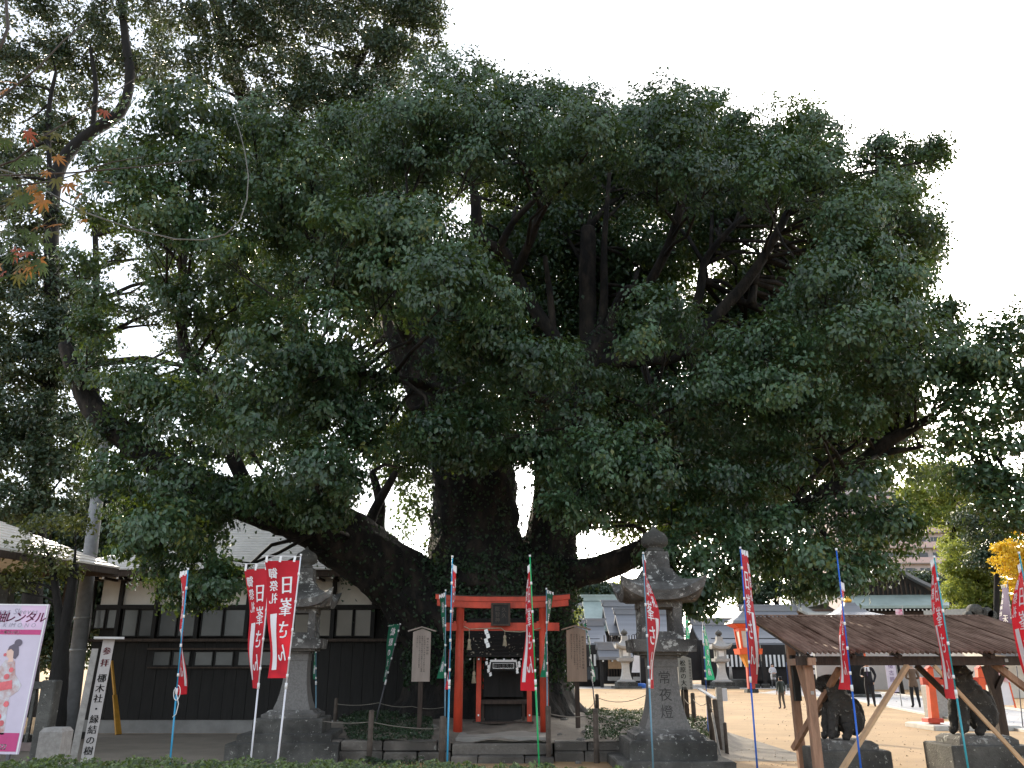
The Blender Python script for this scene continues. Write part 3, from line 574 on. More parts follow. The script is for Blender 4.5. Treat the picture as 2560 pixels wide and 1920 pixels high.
def pitched(name_mb): return name_mb
def lantern(cx, Y, sc, label, inscr=None, extra=0.0, rz=0.0, mats=None, z0=0.0, group='stone lanterns before the camphor tree', wide=1.0):
    """big square stone lantern; parts from the plinths up to the finial. sizes in metres at sc = 1"""
    ms, mp_, msh = mats or (M_STONE, M_STONE2, M_SHAFT)
    e = empty('stone_lantern', (cx, Y, z0), label, 'stone lantern', group, rz)
    def sq(hw, z, lift=0.0, n=8, fl=0.0):
        r = []
        for k in range(4):
            for j in range(n):
                s = -1 + 2 * j / n; q = abs(s) ** 3
                h = hw * (1 + fl * q); x, y = s * h, -h
                for _ in range(k): x, y = -y, x
                r.append((x * sc, y * sc, z * sc + lift * q * sc))
        return r
    def part(name, secs, m, par=e, n=1, smooth=False):
        mb = MB(); mb.loft([sq(h, z, *(rest or (0.0,)), n=n) if len(rest) < 2 else sq(h, z, rest[0], n, rest[1]) for z, h, *rest in secs], 0, smooth)
        return mb.build(name, m, par, origin=None) if False else link(name, mb.mesh(name), m, par)
    z = extra
    if extra > 0:
        part('base_step', [(0, 1.10 * wide), (extra * .96, 1.10 * wide), (extra, 1.07 * wide)], mp_)
    part('lower_plinth', [(z, 0.93), (z + .13, 0.93), (z + .15, 0.91)], mp_)
    part('plinth', [(z + .15, .70), (z + .40, .70), (z + .43, .68)], mp_)
    part('shaft_base', [(z + .43, .57), (z + .50, .57), (z + .53, .50), (z + .58, .44)], ms)
    sh = part('shaft', [(z + .58, .375), (z + .62, .37), (z + .74, .325), (z + .9, .285), (z + 1.1, .253), (z + 1.3, .238), (z + 1.55, .234), (z + 1.56, .245), (z + 1.70, .245)], msh)
    part('platform', [(z + 1.70, .29), (z + 1.74, .29), (z + 1.75, .40), (z + 1.79, .40), (z + 1.80, .52), (z + 2.0, .535)], ms)
    fb = empty('fire_box', (0, 0, 0)); fb.parent = e
    for sx in (-1, 1):
        for sy in (-1, 1):
            mb = MB()
            a, b2 = (.20, .35)
            x0, x1 = (a, b2) if sx > 0 else (-b2, -a); y0, y1 = (a, b2) if sy > 0 else (-b2, -a)
            mb.box(x0 * sc, x1 * sc, y0 * sc, y1 * sc, (z + 2.13) * sc, (z + 2.53) * sc)
            link('corner_post', mb.mesh('corner_post'), ms, fb)
    mb = MB(); mb.box(-.36 * sc, .36 * sc, -.36 * sc, .36 * sc, (z + 2.0) * sc, (z + 2.13) * sc); link('fire_box_sill', mb.mesh('s'), ms, fb)
    mb = MB(); mb.box(-.36 * sc, .36 * sc, -.36 * sc, .36 * sc, (z + 2.53) * sc, (z + 2.64) * sc); link('fire_box_head', mb.mesh('s'), ms, fb)
    L = .25
    part('roof', [(z + 2.64, .50), (z + 2.64, .64, L * .9, .08), (z + 2.80, .68, L, .10), (z + 2.86, .59, L * .55, .05), (z + 2.93, .50, .06, .02), (z + 3.02, .36, 0, 0), (z + 3.14, .27, 0, 0), (z + 3.20, .24, 0, 0)], ms, n=10)
    part('roof_neck', [(z + 3.20, .215), (z + 3.44, .205), (z + 3.50, .20)], ms, n=2)
    mb = MB(); mb.lathe((0, 0, (z + 3.50) * sc), [(0, .15 * sc), (.05 * sc, .17 * sc), (.08 * sc, .13 * sc), (.11 * sc, .20 * sc), (.16 * sc, .245 * sc), (.24 * sc, .245 * sc), (.33 * sc, .20 * sc), (.39 * sc, .10 * sc), (.43 * sc, .045 * sc), (.50 * sc, .006)], 16)
    link('finial', mb.mesh('finial'), mp_, e)
    if inscr:
        mb = MB()
        zp, hp = [.58, .62, .74, .9, 1.1, 1.3, 1.55], [.375, .37, .325, .285, .253, .238, .234]
        f = lambda u, v: (u * sc, -float(np.interp(1.52 - v, zp, hp)) * sc - .006, (z + 1.52 - v) * sc)
        vcol(mb, inscr, 0.0, .03, .22, f, 1.22)
        link('inscription', mb.mesh('inscription'), mat('cut_letters', (0.06, 0.058, 0.055), .95, .1), sh)
    return e
rl = lantern(P(1655, 1700, 15.1).x, 15.1, 1.0, 'tall grey stone lantern with upturned roof, inscribed with three characters', '常夜燈')
lantern(P(742, 1700, 16.4).x, 16.4, 0.87, 'dark stone lantern behind the two white-poled red banners', None, 0.36, R(4), wide=1.0)
lantern(P(10, 1600, 17.5).x - .4, 17.8, 0.86, 'black stone lantern half hidden behind the kimono signboard', None, 0.1, R(10), mats=(M_STONE2, M_STONE2, M_STONE2))

# ------------------------------------------------------------------ retaining wall, steps
W = empty('retaining_wall', (0, 15.7, 0), 'low rough stone retaining wall along the front of the tree mound', 'wall')
rg = random.Random(4)
M_WALLST = stone_mat('wall_stone', (0.15, 0.135, 0.115), (0.26, 0.25, 0.22), 0.60, 6.0)
def course(x0, x1, z0, z1, yf, wmin, wmax, par, mm, name='stone'):
    x = x0
    while x < x1 - .05:
        w = min(rg.uniform(wmin, wmax), x1 - x)
        mb = MB(); d = rg.uniform(-.02, .02); t = rg.uniform(-.012, .012)
        pts = [[(x + .006 + rg.uniform(0, .012), yf + d, z0), (x + w - .006 - rg.uniform(0, .012), yf + d + t, z0), (x + w - .006, yf + .3, z0), (x + .006, yf + .3, z0)]]
        zt = z1 - rg.uniform(0, .02)
        pts.append([(a, b, z0 + (zt - z0) * .85) for a, b, c in pts[0]])
        pts.append([(a + (.02 if k in (0, 3) else -.02), b + (.025 if k < 2 else 0), zt) for k, (a, b, c) in enumerate(pts[0])])
        mb.loft(pts); mb.build(name, mm, par); x += w
xa, xb, xc, xd = Xat(800, 1880, 15.7), Xat(1128, 1880, 15.7), Xat(1385, 1880, 15.7), Xat(1800, 1880, 15.7)
course(xa - .6, xb, 0, .17, 15.70, .5, 1.1, W, M_WALLST); course(xa - .6, xb, .175, .34, 15.74, .5, 1.0, W, M_WALLST)
course(xc, 3.5, 0, .17, 15.70, .5, 1.1, W, M_WALLST); course(xc, 3.35, .175, .34, 15.74, .5, 1.0, W, M_WALLST)
S = empty('stone_steps', ((xb + xc) / 2, 15.7, 0), 'worn stone steps leading up to the small red torii', 'steps')
course(xb + .01, xc - .01, 0, .115, 15.42, .45, .8, S, M_WALLST, 'step_stone')
course(xb + .01, xc - .01, .118, .30, 15.66, 2.5, 2.6, S, M_WALLST, 'step_stone')
SL = MB(); SL.cbox(xb + .05, xc - .05, 15.98, 19.4, .2, .37, .02)
tag(SL.build('shrine_floor_slab', mat('slab_concrete', (0.24, 0.225, 0.20), .95, .2, 2.0, .3, 40)), 'flat grey concrete slab under the red torii and the small shrine', 'slab')
SLZ = .37

# ------------------------------------------------------------------ red torii
TY = 17.2
T = empty('torii', (P(1255, 1833, TY).x, TY, SLZ), 'small vermilion wooden torii in front of the camphor trunk', 'torii')
zk0, zk1 = Zat(1521, TY), Zat(1489, TY); zn0, zn1 = Zat(1577, TY), Zat(1557, TY)
xl0, xl1 = Xat(1144, 1833, TY), Xat(1151, 1520, TY); xr0, xr1 = Xat(1362, 1833, TY), Xat(1357, 1520, TY)
for a, b in ((xl0, xl1), (xr0, xr1)):
    mb = MB(); mb.tube([(a, TY, SLZ), (a + (b - a) * .5, TY, (SLZ + zk0) / 2), (b, TY, zk0 + .02)], [.088, .083, .078], 16); mb.build('post', M_VERM, T)
xk0, xk1 = Xat(1090, 1500, TY), Xat(1424, 1500, TY)
def kas(z0, z1, o, y0, y1, mb):
    n = 12; A = []; 
    for i in range(n + 1):
        t = i / n; x = xk0 + o + (xk1 - xk0 - 2 * o) * t; l = .05 * abs(2 * t - 1) ** 3; A.append((x, l))
    rings = [[(x, y0, z0 + l), (x, y1, z0 + l), (x, y1, z1 + l), (x, y0, z1 + l)] for x, l in A]
    mb.loft(rings)
mb = MB(); kas(zk0, zk0 + (zk1 - zk0) * .5, .03, TY - .09, TY + .09, mb); mb.build('lower_lintel', M_VERM, T)
mb = MB(); kas(zk0 + (zk1 - zk0) * .5 + .002, zk1 - .03, 0, TY - .115, TY + .115, mb); mb.build('top_lintel', M_VERM, T)
mb = MB(); kas(zk1 - .028, zk1 - .01, -.01, TY - .13, TY + .13, mb); mb.build('lintel_cap', M_DARKW, T)
mb = MB(); mb.box(Xat(1114, 1565, TY), Xat(1398, 1565, TY), TY - .045, TY + .045, zn0, zn1); mb.build('tie_beam', M_VERM, T)
for a in (xl1, xr1):
    for s in (-1, 1):
        mb = MB(); mb.box(a + s * .10 - .025, a + s * .10 + .025, TY - .055, TY + .055, zn1 + .001, zn1 + .03); mb.build('wedge', M_VERM, T)
# framed name tablet hanging between the beams
N_ = empty('name_tablet', (P(1252, 1530, TY - .1).x, TY - .14, Zat(1562, TY)), 'dark framed name tablet hung on the red torii', 'tablet')
x0, x1, z0, z1 = Xat(1233, 1530, TY - .14), Xat(1271, 1530, TY - .14), Zat(1560, TY - .14), Zat(1512, TY - .14)
mb = MB(); mb.box(x0, x1, TY - .16, TY - .14, z0, z1); mb.build('board', M_BLACKW, N_)
for nm, q in (('frame_top', (x0 - .04, x1 + .04, z1, z1 + .035)), ('frame_bottom', (x0 - .04, x1 + .04, z0 - .035, z0)), ('frame_side', (x0 - .04, x0, z0, z1)), ('frame_side', (x1, x1 + .04, z0, z1))):
    mb = MB(); mb.box(q[0], q[1], TY - .175, TY - .135, q[2], q[3]); mb.build(nm, M_DARKW, N_)
mg_ = mat('dull_gilt', (.06, .045, .03), .6, .1); mb = MB(); vcol(mb, '久久', x0 + (x1 - x0) * .72, .05, .10, lambda u, v: (u, TY - .1635, z1 - v)); mb.build('lettering', mg_, N_); mb = MB(); vcol(mb, '能智神', x0 + (x1 - x0) * .28, .03, .10, lambda u, v: (u, TY - .1635, z1 - v)); mb.build('lettering', mat('dull_gilt', (.06, .045, .03), .6, .1), N_)
# rope with paper streamer and tassels
def sag(a, b, s, n=10): return [a.lerp(b, i / n) + Vector((0, 0, -s * 4 * (i / n) * (1 - i / n))) for i in range(n + 1)]
M_ROPE = mat('straw_rope', (.36, .31, .22), .95, .25, 20)
ya = TY - .09
ra, rb = P(1160, 1570, ya), P(1352, 1570, ya)
RP = empty('sacred_rope', ra, 'thin sacred straw rope hung across the red torii with tassels', 'rope')
pts = [P(1160, 1566, ya), P(1175, 1573, ya), P(1215, 1571, ya), P(1253, 1570, ya), P(1262, 1578, ya), P(1300, 1580, ya), P(1330, 1576, ya), P(1352, 1570, ya)]
mb = MB(); mb.tube(pts, .009, 6); mb.build('cord', M_ROPE, RP)
def tassel(x, y0, y1, yh, Y, par):
    h = mpp(1600, Y); a = P(x, y0, Y); b = P(x, y1, Y)
    mb = MB(); mb.tube([P(x, yh, Y), a], .006, 5)
    L = a.z - b.z; mb.lathe((a.x, a.y, b.z), [(0, L * .23), (L * .62, L * .12), (L * .68, L * .10), (L * .72, L * .15), (L * .95, L * .13), (L, L * .05)], 10)
    mb.build('tassel', M_ROPE, par)
tassel(1173, 1597, 1625, 1572, ya, RP); tassel(1262, 1588, 1615, 1576, ya, RP); tassel(1333, 1590, 1616, 1576, ya, RP)
M_PAPER = mat('white_paper', (.85, .85, .83), .8, .03)
def shide(x, y0, w, hgt, Y, par, lean=0.0):
    mb = MB(); z = Zat(y0, Y); X0 = Xat(x, y0, Y)
    for k in range(4):
        ox = X0 + (w * .35 if k % 2 else -w * .05) + lean * k; zt = z - hgt * k * .24
        mb.prism([(ox - w / 2, Y - .004 * k, zt - .02), (ox + w * .3, Y - .004 * k, zt), (ox + w * .55, Y - .004 * k, zt - hgt * .22), (ox - w * .25, Y - .004 * k, zt - hgt * .30)], (0, .002, 0))
    mb.build('paper_streamer', M_PAPER, par)
shide(1216, 1572, .085, .36, ya - .02, RP)

# ------------------------------------------------------------------ small shrine
HY = 18.6
H = empty('small_shrine', (P(1258, 1815, HY).x, HY, SLZ), 'little dark roofed shrine on red posts behind the torii', 'shrine')
for x, Y in ((1197, 18.2), (1323, 18.2), (1212, 19.1), (1334, 19.1)):
    a = P(x, 1700, Y); mb = MB(); mb.cbox(a.x - .05, a.x + .05, Y - .05, Y + .05, SLZ, Zat(1640, 18.2) + .05, .008); o = mb.build('post', M_VERM, H)
    if Y < 18.5:
        mb = MB(); z = Zat(1790, 18.2); mb.box(a.x - .012, a.x + .018, Y - .054, Y - .05, z, z + .035); mb.build('paper_label', M_PAPER, o)
ex0, ex1 = Xat(1168, 1645, 17.9), Xat(1352, 1645, 17.9); ze = Zat(1643, 17.9); zr = Zat(1560, 18.8)
rows_ = 9
for k in range(rows_):            # shingle courses, each lapping the one below
    t0, t1 = k / rows_, (k + 1) / rows_
    def sl(t, up): 
        c = ze + (zr - ze) * (t * .82 + .18 * t * t); return (17.9 + .95 * t, c + up)
    y0, za = sl(t0, .035); y1, zb = sl(t1 + .03, .012)
    mb = MB(); mb.prism([(ex0, y0, za - .03), (ex0, y0, za), (ex0, y1, zb), (ex0, y1, zb - .03)], (ex1 - ex0, 0, 0)); mb.build('roof_shingle_row', M_BLACKW, H)
mb = MB(); mb.prism([(ex0, 18.85, zr), (ex0, 19.75, ze), (ex0, 19.75, ze - .04), (ex0, 18.85, zr - .05)], (ex1 - ex0, 0, 0)); mb.build('rear_roof_slope', M_BLACKW, H)
mb = MB(); mb.cbox(ex0 - .03, ex1 + .03, 18.76, 18.96, zr - .02, zr + .12, .02); mb.build('ridge', M_BLACKW, H)
for i in range(9):
    x = ex0 + .06 + (ex1 - ex0 - .12) * i / 8
    mb = MB(); mb.box(x - .018, x + .018, 17.93, 18.4, ze - .055, ze - .022); r_ = mb.build('rafter', M_BLACKW, H)
    mb = MB(); mb.box(x - .017, x + .017, 17.926, 17.929, ze - .052, ze - .025); mb.build('painted_tip', M_PAPER, r_)
hx = H.location.x
mb = MB(); mb.box(hx - .42, hx + .42, 18.75, 19.05, .95, ze - .06); mb.build('cabinet', M_BLACKW, H)
mb = MB(); mb.box(hx - .5, hx + .5, 18.25, 18.9, .83, .90); mb.build('altar_top', M_DARKW, H)
for s in (-1, 1):
    mb = MB(); mb.box(hx + s * .42 - .03, hx + s * .42 + .03, 18.3, 18.36, .5, .83); mb.build('altar_leg', M_DARKW, H)
mb = MB(); mb.box(hx - .38, hx + .38, 18.42, 18.7, .5, .828); mb.build('offering_box', M_BLACKW, H)
mb = MB(); mb.box(hx - .62, hx + .62, 18.12, 18.75, .46, .50); mb.build('shelf', M_DARKW, H)
for s in (-1, 1):
    mb = MB(); mb.box(hx + s * .5 - .05, hx + s * .5 + .05, 18.2, 18.3, SLZ, .46); mb.build('shelf_foot', M_DARKW, H)
# leaves fallen on the roof
k = 70; t = RNG.random(k) ** 1.6; C = np.stack([ex0 + .05 + RNG.random(k) * (ex1 - ex0 - .1), 17.92 + .9 * t, ze + .05 + (zr - ze) * (t * .82 + .18 * t * t)], 1)
lf = link('fallen_leaves', leaf_mesh('fallen_leaves', C, unit(RNG.normal(size=(k, 3)) * .3 + np.array([0, -.5, .8])), RNG.normal(size=(k, 3)), .03 + .05 * RNG.random(k), .02 + .02 * RNG.random(k), RNG.random(k)), leaf_mat('dry_leaf', (.2, .17, .12), (.5, .46, .38), (.3, .2, .1), .1))
tag(lf, 'pale dry leaves scattered over the little shrine roof', 'leaves', kind='stuff')
# black signboard of the shrine
PY = 17.88
NB = empty('shrine_signboard', P(1257, 1675, PY), 'black signboard framed in white with five white characters under the shrine eave', 'sign')
x0, x1, z0, z1 = Xat(1226, 1660, PY), Xat(1291, 1660, PY), Zat(1676, PY), Zat(1651, PY)
mb = MB(); mb.box(x0, x1, PY, PY + .02, z0, z1); mb.build('board', M_BLACKW, NB)
fr_ = mat('white_frame', (.75, .75, .73), .7, .05)
mb = MB(); mb.box(x0 - .005, x1 + .005, PY - .012, PY + .012, z1 - .03, z1 + .012); mb.build('frame_top', fr_, NB)
for s, x in ((-1, x0), (1, x1)):
    mb = MB(); mb.prism([(x - .012, PY - .012, z1 - .03), (x + .012, PY - .012, z1 - .03), (x + .012 + s * .025, PY - .012, z0), (x - .012 + s * .025, PY - .012, z0)], (0, .024, 0)); mb.build('frame_side', fr_, NB)
i0, i1, j0, j1 = x0 + .05, x1 - .05, z0 + .035, z1 - .055
for nm, q in (('inner_line', (i0, i1, j1 - .008, j1)), ('inner_line', (i0, i1, j0, j0 + .01)), ('inner_line', (i0, i0 + .009, j0 + .01, j1 - .008)), ('inner_line', (i1 - .009, i1, j0 + .01, j1 - .008))):
    mb = MB(); mb.box(q[0], q[1], PY - .006, PY, q[2], q[3]); mb.build(nm, fr_, NB)
mb = MB()
for i, ch in enumerate('神智能久久'):
    vcol(mb, ch, i0 + (i1 - i0) * (i + .62) / 5.2, 0, .075, lambda u, v: (u, PY - .004, j1 - .022 - v), bold=.015)
mb.build('lettering', fr_, NB)
shide(1217, 1652, .06, .30, PY - .02, NB, .018); shide(1298, 1652, .06, .25, PY - .02, NB, -.02)
tassel(1185, 1678, 1708, 1645, 18.0, H)

# ------------------------------------------------------------------ roofed wooden notice boards
def notice(cx, xpx, ytop, ybot, wpx, Y, cols, title, label, mcol):
    a = P(xpx, ybot, Y); w = wpx * mpp(1640, Y) / 2; z0, z1 = a.z, Zat(ytop, Y)
    gzz = gz(a.x, Y)
    e = empty('notice_board', (a.x, Y, gzz), label, 'notice board', 'wooden notice boards on either side of the torii')
    mb = MB(); mb.prism([(a.x - w, Y, z0), (a.x + w, Y, z0), (a.x + w, Y, z1 - .07), (a.x, Y, z1), (a.x - w, Y, z1 - .07)], (0, .035, 0)); mb.build('board', mcol, e)
    mb = MB(); mb.box(a.x - .045, a.x + .045, Y + .037, Y + .10, gzz - .1, z1 - .12); mb.build('post', M_DARKW, e)
    for s in (-1, 1):
        mb = MB(); mb.bar((a.x - s * .004, Y + .02, z1 + .028), (a.x + s * (w + .10), Y + .02, z1 - .055), .16, .024); mb.build('roof_board', mcol, e)
    mb = MB(); f = lambda u, v: (a.x + u, Y - .003, z1 - .12 - v); sz = (z1 - z0 - .2) / 22
    vcol(mb, title, w * .66, .06, sz * 1.35, f, 1.12)
    for i, c in enumerate(cols): vcol(mb, c, w * (.34 - .28 * i), .02, sz, f, 1.05)
    mb.build('lettering', mat('faded_ink', (.05, .045, .04), .9, .3), e)
    return e
M_NB1 = mat('weathered_board', (.34, .285, .245), .9, .16, 5, .2, 30, stretch=(1, 1, .15)); M_NB2 = mat('brown_board', (.35, .255, .19), .9, .18, 5, .2, 30, stretch=(1, 1, .15))
notice(0, 1051, 1571, 1704, 45, 17.6, ['久久能智神は木の神様であり松原の大楠', 'の根元に祀られ樹木の長寿と人々の健康', 'を守る神として古くから信仰を集め', 'て参りました'], '楠木の御神徳', 'weathered grey notice board on a post, to the left of the red torii', M_NB1)
notice(0, 1443, 1567, 1704, 49, 17.6, ['この大楠は樹齢五百年とも伝えられ', '松原神社の御神木として大切に守られ', 'てきたもので木の神久久能智神が', '鎮まると伝えられています'], '樹木の大神御神木の由来', 'brown notice board on a post, to the right of the red torii', M_NB2)

# ------------------------------------------------------------------ black boarded house on the left
BY = 22.0
hx0, hx1 = Xat(222, 1650, BY), Xat(1080, 1650, BY)
HS = empty('boarded_house', (hx0, BY, 0), 'long single-storey house with black boards, cream plaster band and grey roof', 'house')
zb = lambda y: Zat(y, BY)
zf, ze_, zpl, zw1, zw0, zl = zb(1800), zb(1438), zb(1514), zb(1522), zb(1592), zb(1600)
mb = MB(); mb.box(hx0 + .02, hx1, BY + .05, BY + 6, 0, zf); mb.build('foundation', M_CONC, HS)
mb = MB(); mb.box(hx0 + .1, hx1 - .1, BY + .12, BY + 5.9, zf, ze_ + .25); mb.build('wall_core', M_BLACKW, HS)
nb = 30; bw = (hx1 - hx0) / nb
for i in range(nb):
    mb = MB(); d = random.uniform(0, .012); mb.box(hx0 + i * bw + .004, hx0 + (i + 1) * bw - .004, BY + .03 - d, BY + .10, zf + .002, zl - .04); mb.build('wall_plank', M_BLACKW, HS)
mb = MB(); mb.box(hx0 - .05, hx1, BY - .14, BY + .05, zl - .04, zl + .03); mb.build('sill_rail', M_DARKW, HS)
mb = MB(); mb.box(hx0 + .05, hx1 - .05, BY + .06, BY + .11, zpl, ze_ + .2); mb.build('plaster_band', M_PLASTER, HS)
mb = MB(); mb.box(hx0, hx1, BY - .03, BY + .09, zw1, zpl + .02); mb.build('window_head_beam', M_BLACKW, HS)
postx = [226, 299, 391, 496, 620, 720, 833, 934, 1030]
for x in postx:
    a = Xat(x, 1520, BY); mb = MB(); mb.box(a - .05, a + .05, BY - .04, BY + .10, zl + .03, ze_); mb.build('post', M_BLACKW, HS)
for i in range(len(postx) - 2):
    a, b = Xat(postx[i], 1555, BY) + .055, Xat(postx[i + 1], 1555, BY) - .055; m = (a + b) / 2
    zz0 = zw0 if i else zb(1572)
    for u, v in ((a, m - .012), (m + .012, b)):
        f_ = MB(); t = .028; f_.box(u, v, BY + .0, BY + .06, zz0, zz0 + t).box(u, v, BY, BY + .06, zw1 - t, zw1 - .002).box(u, u + t, BY + .002, BY + .058, zz0 + t, zw1 - t).box(v - t, v, BY + .002, BY + .058, zz0 + t, zw1 - t)
        w_ = f_.build('window', M_BLACKW, HS)
        g_ = MB(); g_.box(u + t, v - t, BY + .03, BY + .04, zz0 + t, zw1 - t); g_.build('pane', M_GLASS if i < 5 else mat('pale_frosted_pane', (.20, .18, .15), .3, .12, 1.0), w_)
lw = [378, 482, 590, 692]
mb = MB(); mb.box(Xat(372, 1625, BY), Xat(698, 1625, BY), BY - .10, BY + .06, zb(1625), zb(1620)); mb.build('low_window_hood', M_DARKW, HS)
mb = MB(); mb.box(Xat(370, 1668, BY), Xat(698, 1668, BY), BY - .06, BY + .06, zb(1671), zb(1667)); mb.build('low_window_sill', M_DARKW, HS)
for i in range(3):
    a, b = Xat(lw[i], 1645, BY) + .03, Xat(lw[i + 1], 1645, BY) - .06; m = (a + b) / 2
    for u, v in ((a, m - .015), (m + .015, b)):
        f_ = MB(); t = .03; z0, z1 = zb(1666), zb(1627); f_.box(u, v, BY - .02, BY + .05, z0, z0 + t).box(u, v, BY - .02, BY + .05, z1 - t, z1).box(u, u + t, BY - .018, BY + .05, z0 + t, z1 - t).box(v - t, v, BY - .018, BY + .05, z0 + t, z1 - t)
        w_ = f_.build('low_window', M_BLACKW, HS); g_ = MB(); g_.box(u + t, v - t, BY + .005, BY + .012, z0 + t, z1 - t); g_.build('pane', M_GLASS, w_)
# tiled hipped roof in courses
M_TILE = mat('pale_roof_tile', (.68, .65, .61), .42, .10, 3.0, .2, 30)
def hip_roof(par, x0, x1, y0, y1, ze, zr, inset, n, m, nm='tile_course', hipl=True, hipr=True, th=.035):
    hy = (y1 - y0) / 2
    for k in range(n):
        for side in (0, 1):
            t0, t1 = k / n, (k + 1.12) / n
            if t1 > 1: t1 = 1.0
            a = lambda t: (x0 + (inset * t if hipl else 0), x1 - (inset * t if hipr else 0), ze + (zr - ze) * (.85 * t + .15 * t * t), hy * t)
            p, q = a(t0), a(t1)
            ys = (y0 + p[3], y0 + q[3]) if side == 0 else (y1 - p[3], y1 - q[3])
            mb = MB(); up = th
            v = [(p[0], ys[0], p[2] + up), (p[1], ys[0], p[2] + up), (q[1], ys[1], q[2] + .004), (q[0], ys[1], q[2] + .004)]
            w = [(a_, b_, c_ - th) for a_, b_, c_ in v]
            mb.add(v + w, [(0, 1, 2, 3), (7, 6, 5, 4), (0, 4, 5, 1), (1, 5, 6, 2), (2, 6, 7, 3), (3, 7, 4, 0)]); mb.build(nm, m, par)
    for s, on in ((0, hipl), (1, hipr)):
        if not on: continue
        for k in range(n):
            t0, t1 = k / n, min(1, (k + 1.12) / n)
            def b(t): return ((x0 + inset * t) if s == 0 else (x1 - inset * t), y0 + hy * t, y1 - hy * t, ze + (zr - ze) * (.85 * t + .15 * t * t))
            p, q = b(t0), b(t1); mb = MB()
            v = [(p[0], p[1], p[3] + th), (p[0], p[2], p[3] + th), (q[0], q[2], q[3] + .004), (q[0], q[1], q[3] + .004)]
            w = [(a_, b_, c_ - th) for a_, b_, c_ in v]
            mb.add(v + w, [(0, 1, 2, 3), (7, 6, 5, 4), (0, 4, 5, 1), (1, 5, 6, 2), (2, 6, 7, 3), (3, 7, 4, 0)]); mb.build(nm, m, par)
zE = Zat(1424, 21.2)
hip_roof(HS, hx0 - .9, hx1 + .6, 21.2, 28.6, zE, zE + 1.9, 3.4, 20, M_TILE)
mb = MB(); mb.box(hx0 - .85, hx1 + .5, 21.25, 21.4, zE - .16, zE - .003); mb.build('fascia', M_DARKW, HS)
mb = MB(); mb.box(hx0 - .8, hx1 + .5, 21.4, 22.2, zE - .10, zE - .03); mb.build('eave_soffit', M_DARKW, HS)
mb = MB(); mb.box(hx0 + 2.4, hx1 - 2.7, 24.75, 25.05, zE + 1.85, zE + 2.05); mb.build('ridge', M_TILE, HS)
for i in range(26):
    x = hx0 - .7 + i * .36; mb = MB(); mb.box(x - .03, x + .03, 21.30, 22.05, zE - .22, zE - .165); r_ = mb.build('rafter', M_DARKW, HS)
    mb = MB(); mb.box(x - .026, x + .026, 21.292, 21.298, zE - .215, zE - .17); mb.build('painted_tip', M_PAPER, r_)
mb = MB(); mb.tube([P(233, 1440, 21.8), P(226, 1560, 21.8), P(206, 1650, 21.8)], .03, 8); mb.build('downpipe', M_CONC, HS)

# pavilion roof at the far left, in full sun
A_, B_ = P(300, 1421, 20.0), P(-150, 1338, 15.2)
PV = empty('pavilion', (A_.x - 3.2, 18.6, 0), 'open pavilion at the left edge with a sunlit pale roof', 'pavilion')
B_.z = A_.z
d = (A_ - B_); Ln = d.length; d.normalize(); nrm = Vector((-d.y, d.x, 0))
Cc = [B_, A_, A_ + nrm * 5.0, B_ + nrm * 5.0]; apx = [B_ + d * 2.2 + nrm * 2.5 + Vector((0, 0, 1.15)), A_ - d * 2.2 + nrm * 2.5 + Vector((0, 0, 1.15))]
for (p, q, r_, s_) in ((Cc[0], Cc[1], apx[1], apx[0]), (Cc[2], Cc[3], apx[0], apx[1]), (Cc[1], Cc[2], apx[1], apx[1]), (Cc[3], Cc[0], apx[0], apx[0])):
    for k in range(12):
        t0, t1 = k / 12, min(1, (k + 1.1) / 12); up = Vector((0, 0, .03)); mb = MB()
        v = [p.lerp(s_, t0) + up, q.lerp(r_, t0) + up, q.lerp(r_, t1) + up * .2, p.lerp(s_, t1) + up * .2]
        mb.add(v + [a - Vector((0, 0, .05)) for a in v], [(0, 1, 2, 3), (7, 6, 5, 4), (0, 4, 5, 1), (1, 5, 6, 2), (2, 6, 7, 3), (3, 7, 4, 0)]); mb.build('roof_course', M_TILE, PV)
for a, b in zip(Cc, Cc[1:] + Cc[:1]):
    mb = MB(); mb.bar(a.lerp(b, .02) - Vector((0, 0, .09)), a.lerp(b, .98) - Vector((0, 0, .09)), .10, .14); mb.build('eave_beam', M_DARKW, PV)
cen = (Cc[0] + Cc[2]) / 2
for c in Cc:
    p = c.lerp(cen, .28); mb = MB(); mb.box(p.x - .09, p.x + .09, p.y - .09, p.y + .09, 0, A_.z + .25); mb.build('post', M_DARKW, PV)
mb = MB(); mb.bar(apx[0] + Vector((0, 0, .05)), apx[1] + Vector((0, 0, .05)), .22, .2); mb.build('ridge', M_TILE, PV)

# ------------------------------------------------------------------ pole, post signs, fence at the left
pb = gp(168, 1848); pt = P(262, 1090, pb.y)
mb = MB(); 
UP = empty('utility_pole', pb, 'grey concrete utility pole leaning beside the black house', 'pole')
top = pb + (pt - pb) * 1.12
mb.tube([pb, pb.lerp(top, .5), top], [.185, .16, .13], 16); mb.build('shaft', mat('pole_concrete', (.22, .225, .235), .85, .2, 3, .2, 40), UP)
for y in (1545, 1625): 
    p = P(200 - (y - 1545) * .12, y, pb.y); t = (p.z - pb.z) / (top.z - pb.z); c = pb.lerp(top, t)
    mb = MB(); mb.tube([c - (top - pb).normalized() * .03, c + (top - pb).normalized() * .03], .185, 16); mb.build('steel_band', mat('galvanised', (.35, .36, .37), .5, .1, metal=.6), UP)
